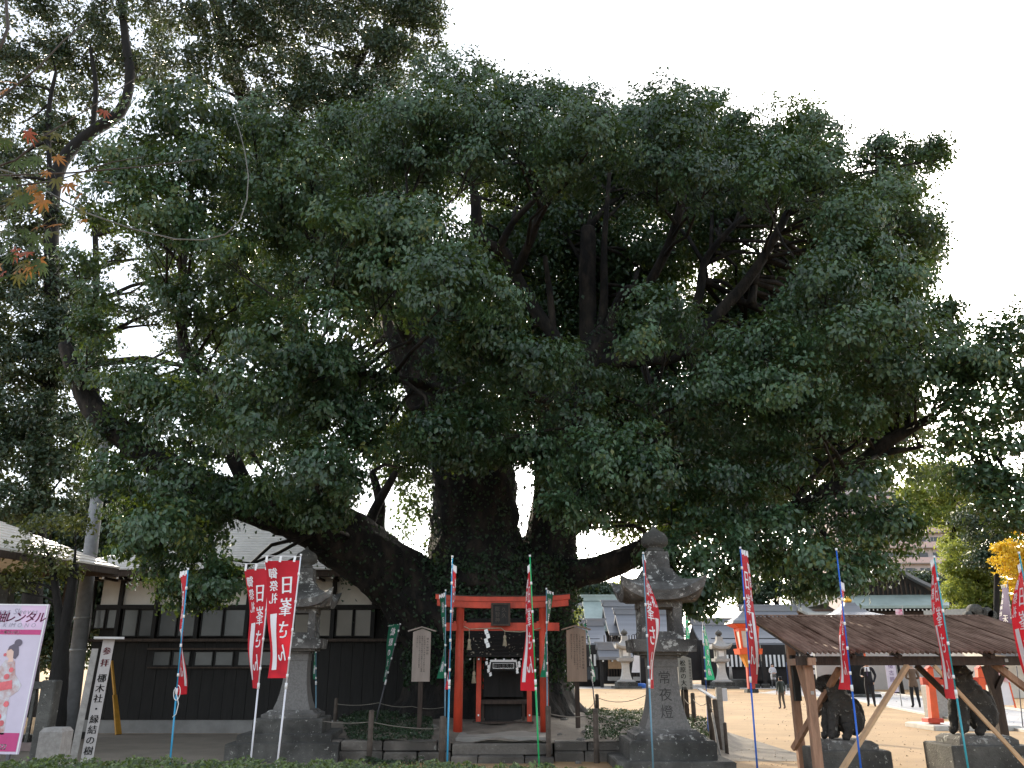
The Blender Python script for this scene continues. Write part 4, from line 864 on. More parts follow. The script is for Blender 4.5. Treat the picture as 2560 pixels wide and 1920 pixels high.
# tall leaning shrine post with vertical lettering
py = 13.2
sb = P(216, 1905, py); st = P(273, 1598, py); zg = 0.0
axis = (st - sb).normalized(); foot = sb - axis * ((sb.z - zg) / axis.z)
SG = empty('shrine_name_post', foot, 'tall white square post with black vertical lettering and a flat metal cap', 'sign')
w = 13.5 * mpp(1750, py); side = Vector((1, 0, 0)); 
yaw = R(24); ux = Vector((math.cos(yaw), math.sin(yaw), 0)); uy = Vector((-math.sin(yaw), math.cos(yaw), 0))
def sq4(c, h): return [c + ux * a * h + uy * b * h for a, b in ((-1, -1), (1, -1), (1, 1), (-1, 1))]
mb = MB(); mb.loft([sq4(foot, w), sq4(st, w)]); mb.build('post', mat('grey_white_post', (.50, .48, .46), .8, .12, 2, stretch=(1, 1, .3)), SG)
mb = MB(); t2 = foot.lerp(st, .93) - ux * w * 2.1; mb.loft([sq4(foot - ux * w * 2.3 + uy * .05, w * .62), sq4(t2 + uy * .05, w * .55)]); mb.build('side_stay', M_PALE, SG)
mb = MB(); mb.loft([sq4(st, w * 2.6), sq4(st + Vector((0, 0, .03)), w * 2.6)]); mb.build('cap', mat('zinc_cap', (.55, .55, .53), .5, .1), SG)
LT = (st - foot).length
f = lambda u, v: tuple(st - axis * v + ux * u - uy * (w + .004))
mb = MB(); vcol(mb, '梛木社・縁結の樹', 0, .50, .125, f, 1.14, bold=.02); mb.build('black_lettering', M_INK, SG)
mb = MB(); vcol(mb, '参拝', 0, .12, .115, f, 1.45, bold=.04); mb.build('red_lettering', mat('faded_red_ink', (.16, .02, .03), .9, .3), SG)
# yellow paddle leaning on the wall
a = P(296, 1838, 21.6); a.z = 0; b = P(279, 1652, 21.9)
YP = empty('yellow_scraper', a, 'yellow long-handled scraper leaning against the black boards', 'tool')
my = mat('yellow_paint', (.48, .24, .03), .6, .15); m_ = a.lerp(b, .53)
mb = MB(); mb.bar(a + Vector((0, 0, .01)), m_, .155, .05, w2=.11); mb.build('blade', my, YP)
mb = MB(); mb.bar(m_, b, .05, .05); mb.build('handle', my, YP)

# stone balustrade and granite post
fy = 14.6
BL = empty('stone_balustrade', (P(105, 1860, fy).x, fy, 0), 'low stone balustrade with square posts behind the kimono signboard', 'balustrade')
for x in (118, -30, -180):
    p = P(x, 1780, fy); mb = MB(); mb.cbox(p.x - .12, p.x + .12, fy - .12, fy + .12, 0, Zat(1700, fy), .02); mb.build('post', M_STONE2, BL)
mb = MB(); mb.box(P(-180, 1705, fy).x, P(112, 1705, fy).x, fy - .08, fy + .08, Zat(1722, fy), Zat(1704, fy)); mb.build('top_rail', M_STONE2, BL)
mb = MB(); mb.box(P(-180, 1705, fy).x, P(112, 1705, fy).x, fy - .09, fy + .09, Zat(1876, fy), Zat(1856, fy)); mb.build('bottom_rail', mat('reddish_stone', (.17, .13, .12), .9, .2, 5, .3), BL)
for i in range(14):
    x = 96 - i * 19; p = P(x, 1790, fy); mb = MB(); mb.box(p.x - .025, p.x + .025, fy - .025, fy + .025, Zat(1857, fy), Zat(1722, fy)); mb.build('baluster', M_STONE2, BL)
gpst = MB(); p = P(130, 1900, 12.2); z = Zat(1828, 12.2)
gpst.loft([[(p.x + a * .155, 12.2 + b * .15, zz) for a, b in ((-1, -1), (1, -1), (1, 1), (-1, 1))] for zz in (0, z)] + [[(p.x + a * .12, 12.2 + b * .12, z + .05) for a, b in ((-1, -1), (1, -1), (1, 1), (-1, 1))]])
tag(gpst.build('granite_post', M_PALE, None, (p.x, 12.2, 0)), 'short square granite post with chamfered top beside the hedge', 'post')
kb = MB(); p0, p1 = gp(160, 1858), gp(205, 1842); kb.bar((p0.x - .4, p0.y - .9, .07), (p1.x + .2, p1.y - .4, .07), .22, .14)
tag(kb.build('kerb_stone', M_STONE2, None, (p0.x, p0.y, 0)), 'grey kerb stone lying at the foot of the utility pole', 'kerb stone')
# ================================================================== banners
M_RED = mat('red_banner_cloth', (.60, .016, .035), .75, .16, 3.0); M_GREEN = mat('green_banner_cloth', (.006, .13, .07), .75, .08, 2.0)
M_PURP = mat('purple_banner_cloth', (.035, .01, .09), .75, .08)
for mm, tcol in ((M_RED, (.7, .02, .03)), (M_GREEN, (.02, .35, .18))):      # thin cloth lets a little light through
    n_ = mm.node_tree.nodes; l_ = mm.node_tree.links; tr = n_.new('ShaderNodeBsdfTranslucent'); tr.inputs[0].default_value = (*tcol, 1)
    mx = n_.new('ShaderNodeMixShader'); mx.inputs[0].default_value = .35
    l_.new(n_['Principled BSDF'].outputs[0], mx.inputs[1]); l_.new(tr.outputs[0], mx.inputs[2]); l_.new(mx.outputs[0], n_['Material Output'].inputs[0])
POLE = {k: mat('pole_' + k, c, .4, .05) for k, c in dict(white=(.72, .72, .76), skyblue=(.03, .30, .52), blue=(.01, .11, .52), green=(.01, .38, .12), teal=(.03, .30, .36), dark=(.08, .08, .09), greyblue=(.12, .25, .33)).items()}
M_CLIP = mat('white_plastic', (.78, .78, .78), .5, .03)
def banner(label, top, bot, Y, pole, cy, wt, wb, cloth=M_RED, W=.56, kind='red', zg=0.0, bulge=0.0, rip=.02, mid=None, text=True, group='red festival banners along the hedge', seed=0, Yb=None, cols=None):
    """top/bot: two sights on the pole; cy: cloth from/to on the picture; wt/wb: seen widths (minus = left of the pole)"""
    a, b = P(*top, Y), P(*bot, Yb or Y); ax = (b - a).normalized()
    foot = a + ax * ((zg - a.z) / ax.z)
    e = empty('banner', foot, label, 'banner', group)
    mb = MB(); k = foot.lerp(a, .42); mb.tube([foot, k], .0135, 8); o = mb.build('lower_pole', POLE[pole], e)
    mb = MB(); mb.tube([k, a], .010, 8); mb.build('upper_pole', POLE[pole], e)
    mb = MB(); mb.tube([k - ax * .04, k + ax * .04], .019, 8); mb.build('pole_joint', M_CLIP, e)
    mb = MB(); mb.tube([a, a - ax * .03], .016, 8); mb.build('pole_cap', M_CLIP, e)
    m = mpp((cy[0] + cy[1]) / 2, Y); Wp = W / m
    t0 = (cy[0] - top[1]) / (bot[1] - top[1]); t1 = (cy[1] - top[1]) / (bot[1] - top[1])
    p0, p1 = a.lerp(b, t0), a.lerp(b, t1)
    rg = random.Random(seed); ph = rg.uniform(0, 6)
    def f(u, v, off=0.0):       # u: 0 at the pole .. 1, v: 0 top .. 1 bottom
        w = wt + (wb - wt) * v + bulge * math.sin(math.pi * v) * (1 if wt >= 0 else -1)
        if mid is not None: w += mid * math.sin(math.pi * v)
        c = max(-1, min(1, w / Wp)); s = math.sqrt(1 - c * c)
        p = p0.lerp(p1, v); d = rip * math.sin(v * 9 + u * 2.5 + ph) * (u ** .8) + off
        d2 = rip * .8 * math.sin(v * 5.3 + ph * 2 + u * 4) * u
        rr = math.hypot(p.x, p.y); ex, ey = p.x / rr, p.y / rr; al = c * u * W - s * d * .9 + .01 * (1 if c > 0 else -1); ar = s * u * W * .8 - abs(c) * (d + d2) - .004
        return (p.x + ey * al + ex * ar, p.y - ex * al + ey * ar, p.z - .03 * u * u * math.sin(v * 3))
    nu, nv = 8, 40; mb = MB()
    mb.add([f(i / nu, j / nv) for j in range(nv + 1) for i in range(nu + 1)], [(j * (nu + 1) + i, j * (nu + 1) + i + 1, (j + 1) * (nu + 1) + i + 1, (j + 1) * (nu + 1) + i) for j in range(nv) for i in range(nu)], smooth=True)
    cl = mb.build('cloth', cloth, e)
    # cross rod and loops
    q = Vector(f(1.0, 0)); r0 = p0 + (a - p0) * min(.85, .07 / max(.07, (a - p0).length)); q2 = Vector((q.x, q.y, r0.z + (.02 if kind != 'green' else -.02))) 
    mb = MB(); mb.tube([r0, q2 + (q2 - r0) * .1], .005, 6); mb.build('cross_rod', M_CLIP, e)
    for u in (.15, .55, .95):
        c = Vector(f(u, .0)); t = r0.lerp(q2, u); mb = MB(); mb.bar(c - Vector((0, 0, .02)), t + Vector((0, 0, .006)), .035, .006, up=(0, 1, 0)); mb.build('loop', M_CLIP, e)
    for v in (.12, .36, .6, .84, .98):
        c = p0.lerp(p1, v); mb = MB(); mb.tube([c - ax * .022, c + ax * .022], .017, 8); mb.build('loop', M_CLIP, e)
    H_ = (p1 - p0).length
    if text:
        mb = MB(); mb2 = MB()
        for off in (-.006, .006):
            g = lambda u, v: f(u / W, v / H_, off)
            if kind == 'red':
                vcol(mb, '日峯さん', W * .33, H_ * .13, H_ * .168, g, 1.15, .95, bold=.03); vcol(mb, '御祭礼', W * .78, H_ * .06, H_ * .095, g, 1.12, bold=.03)
                n = 14; u0, u1, v0, v1 = W * .62, W * .86, H_ * .45, H_ * .93
                mb2.add([g(u0 + (u1 - u0) * i, v0 + (v1 - v0) * j / n) for j in range(n + 1) for i in (0, .5, 1)], [(j * 3 + i, j * 3 + i + 1, j * 3 + i + 4, j * 3 + i + 3) for j in range(n) for i in (0, 1)])
            elif kind == 'green':
                vcol(mb, '松原の大楠', W * .5, H_ * .06, H_ * .145, g, 1.25, 1.0, bold=.03)
            else:
                for tx, uu, vv, ss in cols: vcol(mb, tx, W * uu, H_ * vv, ss, g, 1.15, bold=.03)
        mb.build('lettering', M_WHITE, cl)
        if mb2.v: mb2.build('name_strip', M_WHITE, cl)
    return e
banner('red banner on a sky-blue pole with looped cord, before the black house', (470, 1425), (425, 1905), 12.6, 'skyblue', (1436, 1745), -16, 22, rip=.03, seed=1, mid=-2)
banner('red banner on a white pole, left one of the pair before the lantern', (678, 1404), (626, 1908), 12.9, 'white', (1422, 1730), -60, -16, rip=.03, seed=2, mid=2)
banner('widest open red banner, on the right white pole before the stone lantern', (752, 1390), (693, 1912), 12.4, 'white', (1402, 1705), -88, -44, rip=.03, seed=3, mid=6)
banner('narrow red banner on a pale blue pole before the left post of the torii', (1131, 1394), (1118, 1915), 13.2, 'skyblue', (1425, 1734), 6, -8, seed=4, mid=4)
banner('red banner on a green pole before the right post of the torii', (1325, 1392), (1348, 1918), 13.2, 'green', (1425, 1737), -4, -36, seed=5)
banner('red banner on a light blue pole crossing the inscribed stone lantern', (1608, 1385), (1633, 1918), 13.0, 'greyblue', (1400, 1732), 4, 5, seed=6, mid=22, rip=.05)
banner('red banner on a blue pole in front of the orange lantern', (1851, 1372), (1893, 1918), 13.0, 'blue', (1383, 1720), 12, 16, seed=7, mid=10)
banner('red banner on a blue pole before the left end of the corrugated roof', (2091, 1376), (2152, 1918), 11.6, 'blue', (1475, 1735), 3, -30, seed=8)
banner('red banner on a teal pole in front of the corrugated roof', (2336, 1395), (2420, 1918), 11.4, 'teal', (1410, 1757), -10, -20, seed=9, mid=-8)
banner('red banner on a teal pole cut off by the right edge', (2548, 1385), (2650, 1918), 11.4, 'teal', (1425, 1760), -6, -20, seed=10, mid=-34)
# cord looped on the first pole
c0 = P(446, 1713, 12.55); pts = [c0 + Vector((.045 * math.sin(t), -.02, -.1 + .1 * math.cos(t))) for t in [i * math.pi / 8 for i in range(15)]] + [P(446, 1760, 12.52), P(440, 1785, 12.52), P(431, 1793, 12.52)]
mb = MB(); mb.tube(pts, .006, 5); tag(mb.build('tie_cord', M_CLIP, None, tuple(c0)), 'white cord looped round the sky-blue banner pole', 'cord')
GG = 'green banners around the camphor tree'
banner('green banner on a leaning dark pole in front of the black boards', (1000, 1562), (945, 1780), 18.2, 'dark', (1560, 1706), -28, -3, M_GREEN, .36, 'green', gz(-2.6, 18.2), rip=.015, group=GG, seed=11)
banner('green banner beside the left post of the torii', (1114, 1478), (1112, 1905), 16.6, 'greyblue', (1492, 1703), -16, -18, M_GREEN, .42, 'green', .3, rip=.02, mid=14, group=GG, seed=12)
banner('green banner beside the right post of the torii', (1366, 1474), (1369, 1905), 16.6, 'greyblue', (1482, 1700), 14, -16, M_GREEN, .42, 'green', .3, rip=.02, group=GG, seed=13)
banner('thin green banner on a dark stick right of the brown notice board', (1465, 1553), (1489, 1785), 19.0, 'dark', (1557, 1706), -4, 4, M_GREEN, .36, 'green', gz(1.9, 19), rip=.04, mid=4, group=GG, seed=14)
banner('green banner on a blue pole right of the inscribed stone lantern', (1757, 1558), (1772, 1850), 18.4, 'blue', (1563, 1703), 4, 20, M_GREEN, .36, 'green', 0.0, rip=.015, group=GG, seed=15)
banner('green banner seen behind the roof edge of the inscribed lantern', (1713, 1500), (1716, 1760), 24.5, 'dark', (1510, 1620), 10, 6, M_GREEN, .36, 'green', 0.0, rip=.02, group=GG, seed=16)
banner('green banner seen just right of the dark left lantern', (790, 1512), (790, 1760), 19.5, 'greyblue', (1530, 1700), -6, -4, M_GREEN, .36, 'green', 0.0, rip=.02, group=GG, seed=17)
banner('purple banner with white characters before the ginkgo tree', (2519, 1455), (2545, 1700), 24.0, 'dark', (1468, 1600), -14, -34, M_PURP, .55, 'other', 0.0, rip=.02, group='purple banner', cols=[('禾谷', .45, .52, .26), ('佐嘉神社', .85, .1, .14)], seed=18)

# ================================================================== kimono signboard
KY = 11.0
tl, tr_, br = P(-60, 1509, KY), P(123, 1511, KY), P(44, 1886, KY)
bl = br + (tl - tr_)
KS = empty('signboard', (br.x - .3, KY, 0), 'white and pink kimono rental signboard at the left edge', 'signboard')
kn = Vector((0, -1, 0)); vx = (tr_ - tl); vz = (br - tr_)
def kp(u, v, o=0.0): return tuple(tr_ + vx.normalized() * (u) + vz.normalized() * v + kn * o)     # u <= 0 goes left, metres
KW, KH = vx.length, vz.length
mb = MB(); mb.prism([kp(0, 0), kp(-KW, 0), kp(-KW, KH), kp(0, KH)], (0, .03, 0)); mb.build('panel', mat('pale_lilac_print', (.60, .54, .66), .5, .06, 2.0), KS)
def kpatch(name, pts, mm, o, par=KS, thick=.0012):
    mb = MB(); mb.prism([kp(u, v, o) for u, v in pts], (0, thick, 0)); return mb.build(name, mm, par)
fr2 = mat('white_edge', (.8, .8, .82), .5, .03)
kpatch('edge_trim', [(-.006, 0), (-.02, 0), (-.02, KH), (-.006, KH)], fr2, .004); kpatch('edge_trim', [(-KW, .0), (0, 0), (0, .016), (-KW, .016)], fr2, .006)
mg = mat('magenta_print', (.52, .05, .20), .5, .06)
kpatch('magenta_band', [(-KW, .315), (-.03, .315), (-.03, .375), (-KW, .375)], mg, .003); kpatch('magenta_band', [(-KW, KH - .24), (-.03, KH - .24), (-.03, KH - .03), (-KW, KH - .03)], mg, .003)
kpatch('pink_cloud', [(-.35, .02), (-.03, .02), (-.03, .31), (-.25, .31), (-.32, .2)], mat('pink_print', (.68, .50, .68), .5, .08, 4), .002)
mb = MB(); hrow(mb, '振袖レンタル', -.80, .215, .145, lambda u, v: kp(u, v, .005), 1.0, .02, .15); mb.build('lettering', mat('rose_ink', (.52, .10, .26), .5, .2), KS)
mb = MB(); hrow(mb, 'Long Sleeves', -.68, .125, .10, lambda u, v: kp(u, v, .004), 1.0, 0, .15); mb.build('lettering', mat('grey_ink', (.32, .30, .38), .5, .1), KS); mb = MB(); hrow(mb, 'KIMONO', -.53, .285, .075, lambda u, v: kp(u, v, .004), 1.5, 0, .15); mb.build('lettering', mat('grey_ink', (.32, .30, .38), .5, .1), KS)
mb = MB(); hrow(mb, '豊富な品揃えは佐賀で一番多い店に', -.98, .362, .045, lambda u, v: kp(u, v, .005), 1.0, .02); mb.build('lettering', M_WHITE, KS); mb = MB(); hrow(mb, '24-4122', -.40, KH - .055, .085, lambda u, v: kp(u, v, .005), .9, .03); hrow(mb, '店', -.44, KH - .155, .085, lambda u, v: kp(u, v, .005), .9, .03); mb.build('lettering', M_WHITE, KS)
# printed figure in a flowered kimono: flat print in layers
def blob(cx, cy, rx, ry, n=14, rot=0.0): return [(cx + rx * math.cos(2 * math.pi * i / n) * math.cos(rot) - ry * math.sin(2 * math.pi * i / n) * math.sin(rot), cy + rx * math.cos(2 * math.pi * i / n) * math.sin(rot) + ry * math.sin(2 * math.pi * i / n) * math.cos(rot)) for i in range(n)]
FG = KS
m_kim = mat('flowered_print', (.62, .33, .30), .5, .25, 9, col2=(.62, .66, .72)); m_hair = mat('hair_print', (.12, .10, .14), .5, .1); m_skin = mat('skin_print', (.75, .52, .44), .5, .05); m_pk = mat('coral_print', (.68, .14, .16), .5, .2, 8)
kpatch('printed_kimono', [(-.40, .68), (-.28, .69), (-.24, .85), (-.13, .98), (-.16, 1.05), (-.25, 1.12), (-.24, 1.3), (-.22, 1.55), (-.44, 1.55), (-.50, 1.3), (-.52, 1.1), (-.47, .9), (-.46, .78)], m_kim, .003)
kpatch('printed_sleeve', [(-.46, .85), (-.40, 1.0), (-.45, 1.25), (-.58, 1.3), (-.6, 1.1)], mat('pale_flower_print', (.66, .50, .50), .5, .3, 10, col2=(.55, .66, .72)), .005)
kpatch('printed_sash', [(-.50, .97), (-.26, .92), (-.24, 1.02), (-.50, 1.07)], m_pk, .0065); kpatch('printed_face', blob(-.355, .59, .055, .075), m_skin, .004); kpatch('printed_hair', [(-.40, .57), (-.39, .52), (-.34, .49), (-.28, .50), (-.26, .56), (-.25, .62), (-.28, .67), (-.31, .66), (-.32, .58), (-.36, .55)], m_hair, .006); kpatch('printed_bun', blob(-.285, .475, .05, .045), m_hair, .0066)
kpatch('printed_neck', [(-.36, .64), (-.31, .64), (-.30, .70), (-.37, .71)], m_skin, .0052)
for (u, v, r) in ((-.3, .8, .03), (-.34, .88, .035), (-.27, 1.2, .035), (-.4, 1.2, .04), (-.34, 1.35, .045), (-.47, 1.0, .03), (-.55, 1.15, .04), (-.28, 1.42, .035), (-.42, .62, .02)): kpatch('printed_flower', blob(u, v, r, r, 9), m_pk, .0072)
kpatch('printed_inset', [(-KW, .50), (-.56, .56), (-.72, 1.2), (-KW, 1.2)], mat('brown_print', (.45, .30, .26), .5, .3, 6, col2=(.6, .36, .34)), .0025)
for u in (-.12, -.75):
    a = Vector(kp(u, KH, 0)); mb = MB(); mb.box(a.x - .02, a.x + .02, KY + .001, KY + .04, 0, a.z + .3); mb.build('leg', POLE['dark'], KS)

# ================================================================== rope fence round the tree
RG = 'wooden stakes of the rope fence round the tree'
M_STAKE = mat('stake_wood', (.09, .072, .058), .9, .3, 8, .4, 40)
stakes = {}
def stake(key, xt, yt, yb_, Y, r, label, zg=None, m=M_STAKE, lean=0.0):
    a = P(xt, yt, Y); zz = gz(a.x, Y) if zg is None else zg
    mb = MB(); mb.tube([(a.x + lean, Y, zz - .15), (a.x + lean * .5, Y, (zz + a.z) / 2), (a.x, Y, a.z - .02), (a.x, Y, a.z)], [r, r * .97, r * .95, r * .7], 9, noise=.06, seed=int(xt))
    tag(mb.build('fence_stake', m, None, (a.x, Y, zz)), label, 'stake', RG); stakes[key] = a
stake('a', 841, 1745, 1790, 19.5, .04, 'short stake right of the left lantern plinth')
stake('b', 929, 1775, 1905, 15.55, .05, 'mossy stake before the wall, below the left notice board', 0.0)
stake('c', 1107, 1790, 1912, 15.5, .055, 'stake before the wall beside the left end of the steps', 0.0)
stake('d', 1370, 1765, 1914, 15.5, .05, 'tall stake before the wall beside the right end of the steps', 0.0)
stake('e', 1492, 1735, 1776, 22.5, .05, 'stake on the mound edge against the bright sand, beside the thin green banner')
stake('f', 1488, 1771, 1916, 15.5, .05, 'stake before the wall between the torii and the inscribed lantern', 0.0)
stake('g', 1619, 1726, 1780, 21.0, .05, 'dark stake just left of the inscribed lantern shaft')
stake('h', 1707, 1724, 1793, 20.2, .055, 'dark stake under the white sign right of the inscribed lantern')
stake('i', 1731, 1732, 1806, 19.2, .05, 'stake right of the white sign behind the inscribed lantern')
stake('j', 1770, 1737, 1853, 17.2, .055, 'dark stake at the right rear corner of the inscribed lantern', lean=.03)
stake('k', 1786, 1748, 1875, 16.8, .05, 'dark stake leaning on the grey post at the mound corner', lean=.04)
stake('l', 1812, 1806, 1888, 16.6, .035, 'thin short stake standing alone on the sand', 0.0)
M_CORD = mat('fence_cord', (.20, .18, .15), .9, .2)
def rope(name, pts, s, label):
    mb = MB(); q = []
    for a, b in zip(pts, pts[1:]): q += sag(Vector(a), Vector(b), s, 8)
    mb.tube(q, .008, 5); tag(mb.build('fence_rope', M_CORD, None, tuple(pts[0])), label, 'rope', 'cords of the rope fence round the tree')
dz = Vector((0, 0, -.12))
rope('r', [P(800, 1802, 15.9), stakes['b'] + dz * 1.6, P(1085, 1822, 15.7), stakes['c'] + dz], .03, 'cord strung before the left half of the mound')
rope('r', [stakes['a'] + dz, P(946, 1757, 19), P(1030, 1766, 19), P(1110, 1768, 19)], .04, 'slack cord in front of the black boards')
rope('r', [stakes['d'] + dz, stakes['f'] + dz * .8, P(1612, 1818, 15.6)], .05, 'cord strung before the mound between the stakes right of the steps')
rope('r', [P(1450, 1770, 22), stakes['e'] + dz * .7, stakes['g'] + dz * .7, stakes['h'] + dz, stakes['i'] + dz], .14, 'slack cord seen against the bright sand')
rope('r', [stakes['i'] + dz, stakes['j'] + dz, stakes['k'] + dz], .10, 'cord sagging at the right corner of the mound')
# grey post with plate, leaning stick
gpx = P(1796, 1719, 16.9); mb = MB(); GP = empty('grey_marker_post', (gpx.x, 16.9, 0), 'square grey marker post with a pale plate at the corner of the mound', 'post')
mb.cbox(gpx.x - .055, gpx.x + .055, 16.85, 16.95, 0, gpx.z, .01); mb.build('post', M_PALE, GP)
mb = MB(); mb.box(gpx.x + .057, gpx.x + .15, 16.86, 16.90, gpx.z - .24, gpx.z - .01); mb.build('plate', fr2, GP)
mb = MB(); mb.bar(P(1748, 1722, 16.5), P(1788, 1746, 16.2), .10, .02); mb.build('tilted_board', fr2, GP)
mb = MB(); b0 = P(1802, 1893, 15.9); b0.z = 0; mb.tube([b0, P(1780, 1782, 16.4)], .02, 6); tag(mb.build('leaning_stick', M_PALE, None, tuple(b0)), 'pale stick leaning against the stakes right of the inscribed lantern', 'stick')
# white lettered board behind the inscribed lantern
wy = 20.0; p = P(1714, 1700, wy); zt, zb_ = Zat(1640, wy), Zat(1724, wy); w = 17 * mpp(1680, wy)
WB = empty('tree_name_board', (p.x, wy, gz(p.x, wy)), 'white board lettered in black, half hidden behind the inscribed lantern', 'sign')
mb = MB(); mb.prism([(p.x - w, wy, zb_), (p.x + w, wy, zb_), (p.x + w, wy, zt - .05), (p.x, wy, zt), (p.x - w, wy, zt - .05)], (0, .05, 0)); mb.build('board', mat('whitewashed_board', (.42, .41, .38), .8, .12, 4), WB)
mb = MB(); mb.box(p.x - .05, p.x + .05, wy + .052, wy + .12, gz(p.x, wy), zt - .1); mb.build('post', M_DARKW, WB)
mb = MB(); f = lambda u, v: (p.x + u, wy - .004, zt - .06 - v); vcol(mb, '松原の大楠', -.045, .03, .135, f, 1.05, bold=.02); vcol(mb, '佐賀県指定天然記念物', .115, .02, .06, f, 1.08); mb.build('lettering', M_INK, WB)

# ground cover and stones
def patch(name, label, pts, n, ln, hgt, lm):
    q = [Vector((a.x, a.y)) for a in pts]; xs = [a.x for a in q]; ys = [a.y for a in q]; C = []
    while len(C) < n:
        x, y = random.uniform(min(xs), max(xs)), random.uniform(min(ys), max(ys)); ins = False; j = len(q) - 1
        for i in range(len(q)):
            if (q[i].y > y) != (q[j].y > y) and x < (q[j].x - q[i].x) * (y - q[i].y) / (q[j].y - q[i].y) + q[i].x: ins = not ins
            j = i
        if ins and math.sin(x * 4.1 + y * 2.3) + math.sin(x * 2.2 - y * 5.1) > -1.1: C.append((x, y, gz(x, y) + random.random() * hgt * (.6 + .4 * math.sin(x * 5 + y * 3))))
    C = np.array(C); k = len(C)
    tag(link(name, leaf_mesh(name, C, unit(RNG.normal(size=(k, 3)) * .7 + np.array([0, 0, .6])), RNG.normal(size=(k, 3)), ln * (.6 + .8 * RNG.random(k)), ln * .45 * np.ones(k), RNG.random(k)), lm), label, 'ground cover', kind='stuff')
M_GC = leaf_mat('ground_cover_leaf', (.012, .03, .014), (.035, .07, .03), (.1, .15, .03), .1)
def mp(x, y, z=.4):
    a = P(x, y, 1.0); k = (CAMH - z) / (CAMH - a.z); return Vector((a.x * k, k, 0))
patch('ground_cover', 'dark green creeping ground cover left of the torii', [mp(845, 1800), mp(930, 1782), mp(1000, 1778), mp(1075, 1800), mp(1085, 1830), mp(1060, 1848), mp(930, 1850), mp(870, 1835)], 9000, .06, .14, M_GC)
patch('ground_cover', 'dark green ground cover between trunk and inscribed lantern', [mp(1452, 1778), mp(1560, 1774), mp(1640, 1782), mp(1770, 1800), mp(1775, 1828), mp(1600, 1842), mp(1455, 1838), mp(1470, 1815)], 9000, .06, .12, M_GC)
M_ROCK = stone_mat('small_rock', (.22, .205, .18), (.32, .31, .28), .6)
rg = random.Random(9)
ROCKL = ['rock at the right tip of the left ground cover', 'rock behind the right tip of the left ground cover', 'rock at the foot of the left notice board post', 'rock between left notice board and torii post', 'small rock furthest back left of the torii', 'rock just right of the right torii post', 'rock between right torii post and brown notice board', 'small rock nearest the wall right of the torii', 'largest pale rock at the foot of the brown notice board', 'small rock before the foot of the brown notice board', 'flat rock at the foot of the leaning green banner', 'small rock touching the left torii post', 'rock behind the brown notice board post near the trunk', 'rock at the edge of the right ground cover']
for i, (x, y, r) in enumerate([(1083, 1820, 11), (1065, 1800, 10), (1035, 1778, 9), (1078, 1785, 8), (1098, 1778, 7), (1390, 1795, 12), (1410, 1812, 10), (1400, 1830, 8), (1452, 1838, 14), (1444, 1845, 9), (960, 1782, 16), (1120, 1795, 8), (1425, 1800, 9), (1462, 1828, 10)]):
    a = mp(x, y); rr = r * mpp(1800, a.y); z = gz(a.x, a.y)
    mb = MB(); rings = []
    for k, (zz, q) in enumerate(((-.3, .8), (.1, 1.0), (.4, .85), (.62, .45))): rings.append([(a.x + rr * q * rg.uniform(.8, 1.15) * math.cos(j * .9), a.y + rr * q * rg.uniform(.8, 1.15) * math.sin(j * .9), z + rr * zz * rg.uniform(.8, 1.1)) for j in range(7)])
    mb.loft(rings); side = 'left' if x < 1250 else 'right'
    tag(mb.build('rock', M_ROCK, None, (a.x, a.y, z)), ROCKL[i], 'rock', 'small rocks on the mound, ' + ('left' if x < 1250 else 'right'))

# ================================================================== clipped hedge along the bottom
hy0 = 5.6; C = []; N = []
hl, hr = P(-150, 1895, hy0).x, P(1700, 1920, hy0).x; k = 26000
x = hl + RNG.random(k) * (hr - hl); y = hy0 + RNG.random(k) * 1.1
def htop(x): return np.interp(x, [hl, P(600, 1900, hy0).x, P(1300, 1910, hy0).x, hr], [Zat(1893, 6.75), Zat(1898, 6.75), Zat(1909, 6.75), Zat(1927, 6.75)])
bump_ = .012 * np.sin(x * 9) + .012 * np.sin(x * 23 + y * 7) + .01 * np.sin(x * 51)
z = htop(x) + bump_ - (RNG.random(k) ** 2) * .12; fr0 = RNG.random(k) < .35; z = np.where(fr0, htop(x) - RNG.random(k) * .95, z); y = np.where(fr0, hy0 + RNG.normal(size=k) * .03, y)
C = np.stack([x, y, np.maximum(z, .03)], 1); ln_ = .026 + .022 * RNG.random(k)
HD = empty('clipped_hedge', ((hl + hr) / 2, 6.1, 0), 'low clipped hedge with pale new leaf tips along the bottom edge', 'hedge')
link('foliage', leaf_mesh('foliage', C - np.array(HD.location), unit(RNG.normal(size=(k, 3)) * .55 + np.array([0, -.25, .7])), RNG.normal(size=(k, 3)), ln_, ln_ * .55, RNG.random(k) ** 1.8), leaf_mat('azalea_leaf', (.012, .03, .010), (.16, .22, .07), (.3, .4, .08), .2), HD)
mb = MB(); mb.box(hl, hr, hy0 + .08, 6.65, 0, Zat(1930, 6.75) - .06); mb.build('twig_mass', mat('hedge_inside', (.02, .025, .012), .95, .3, 12), HD)
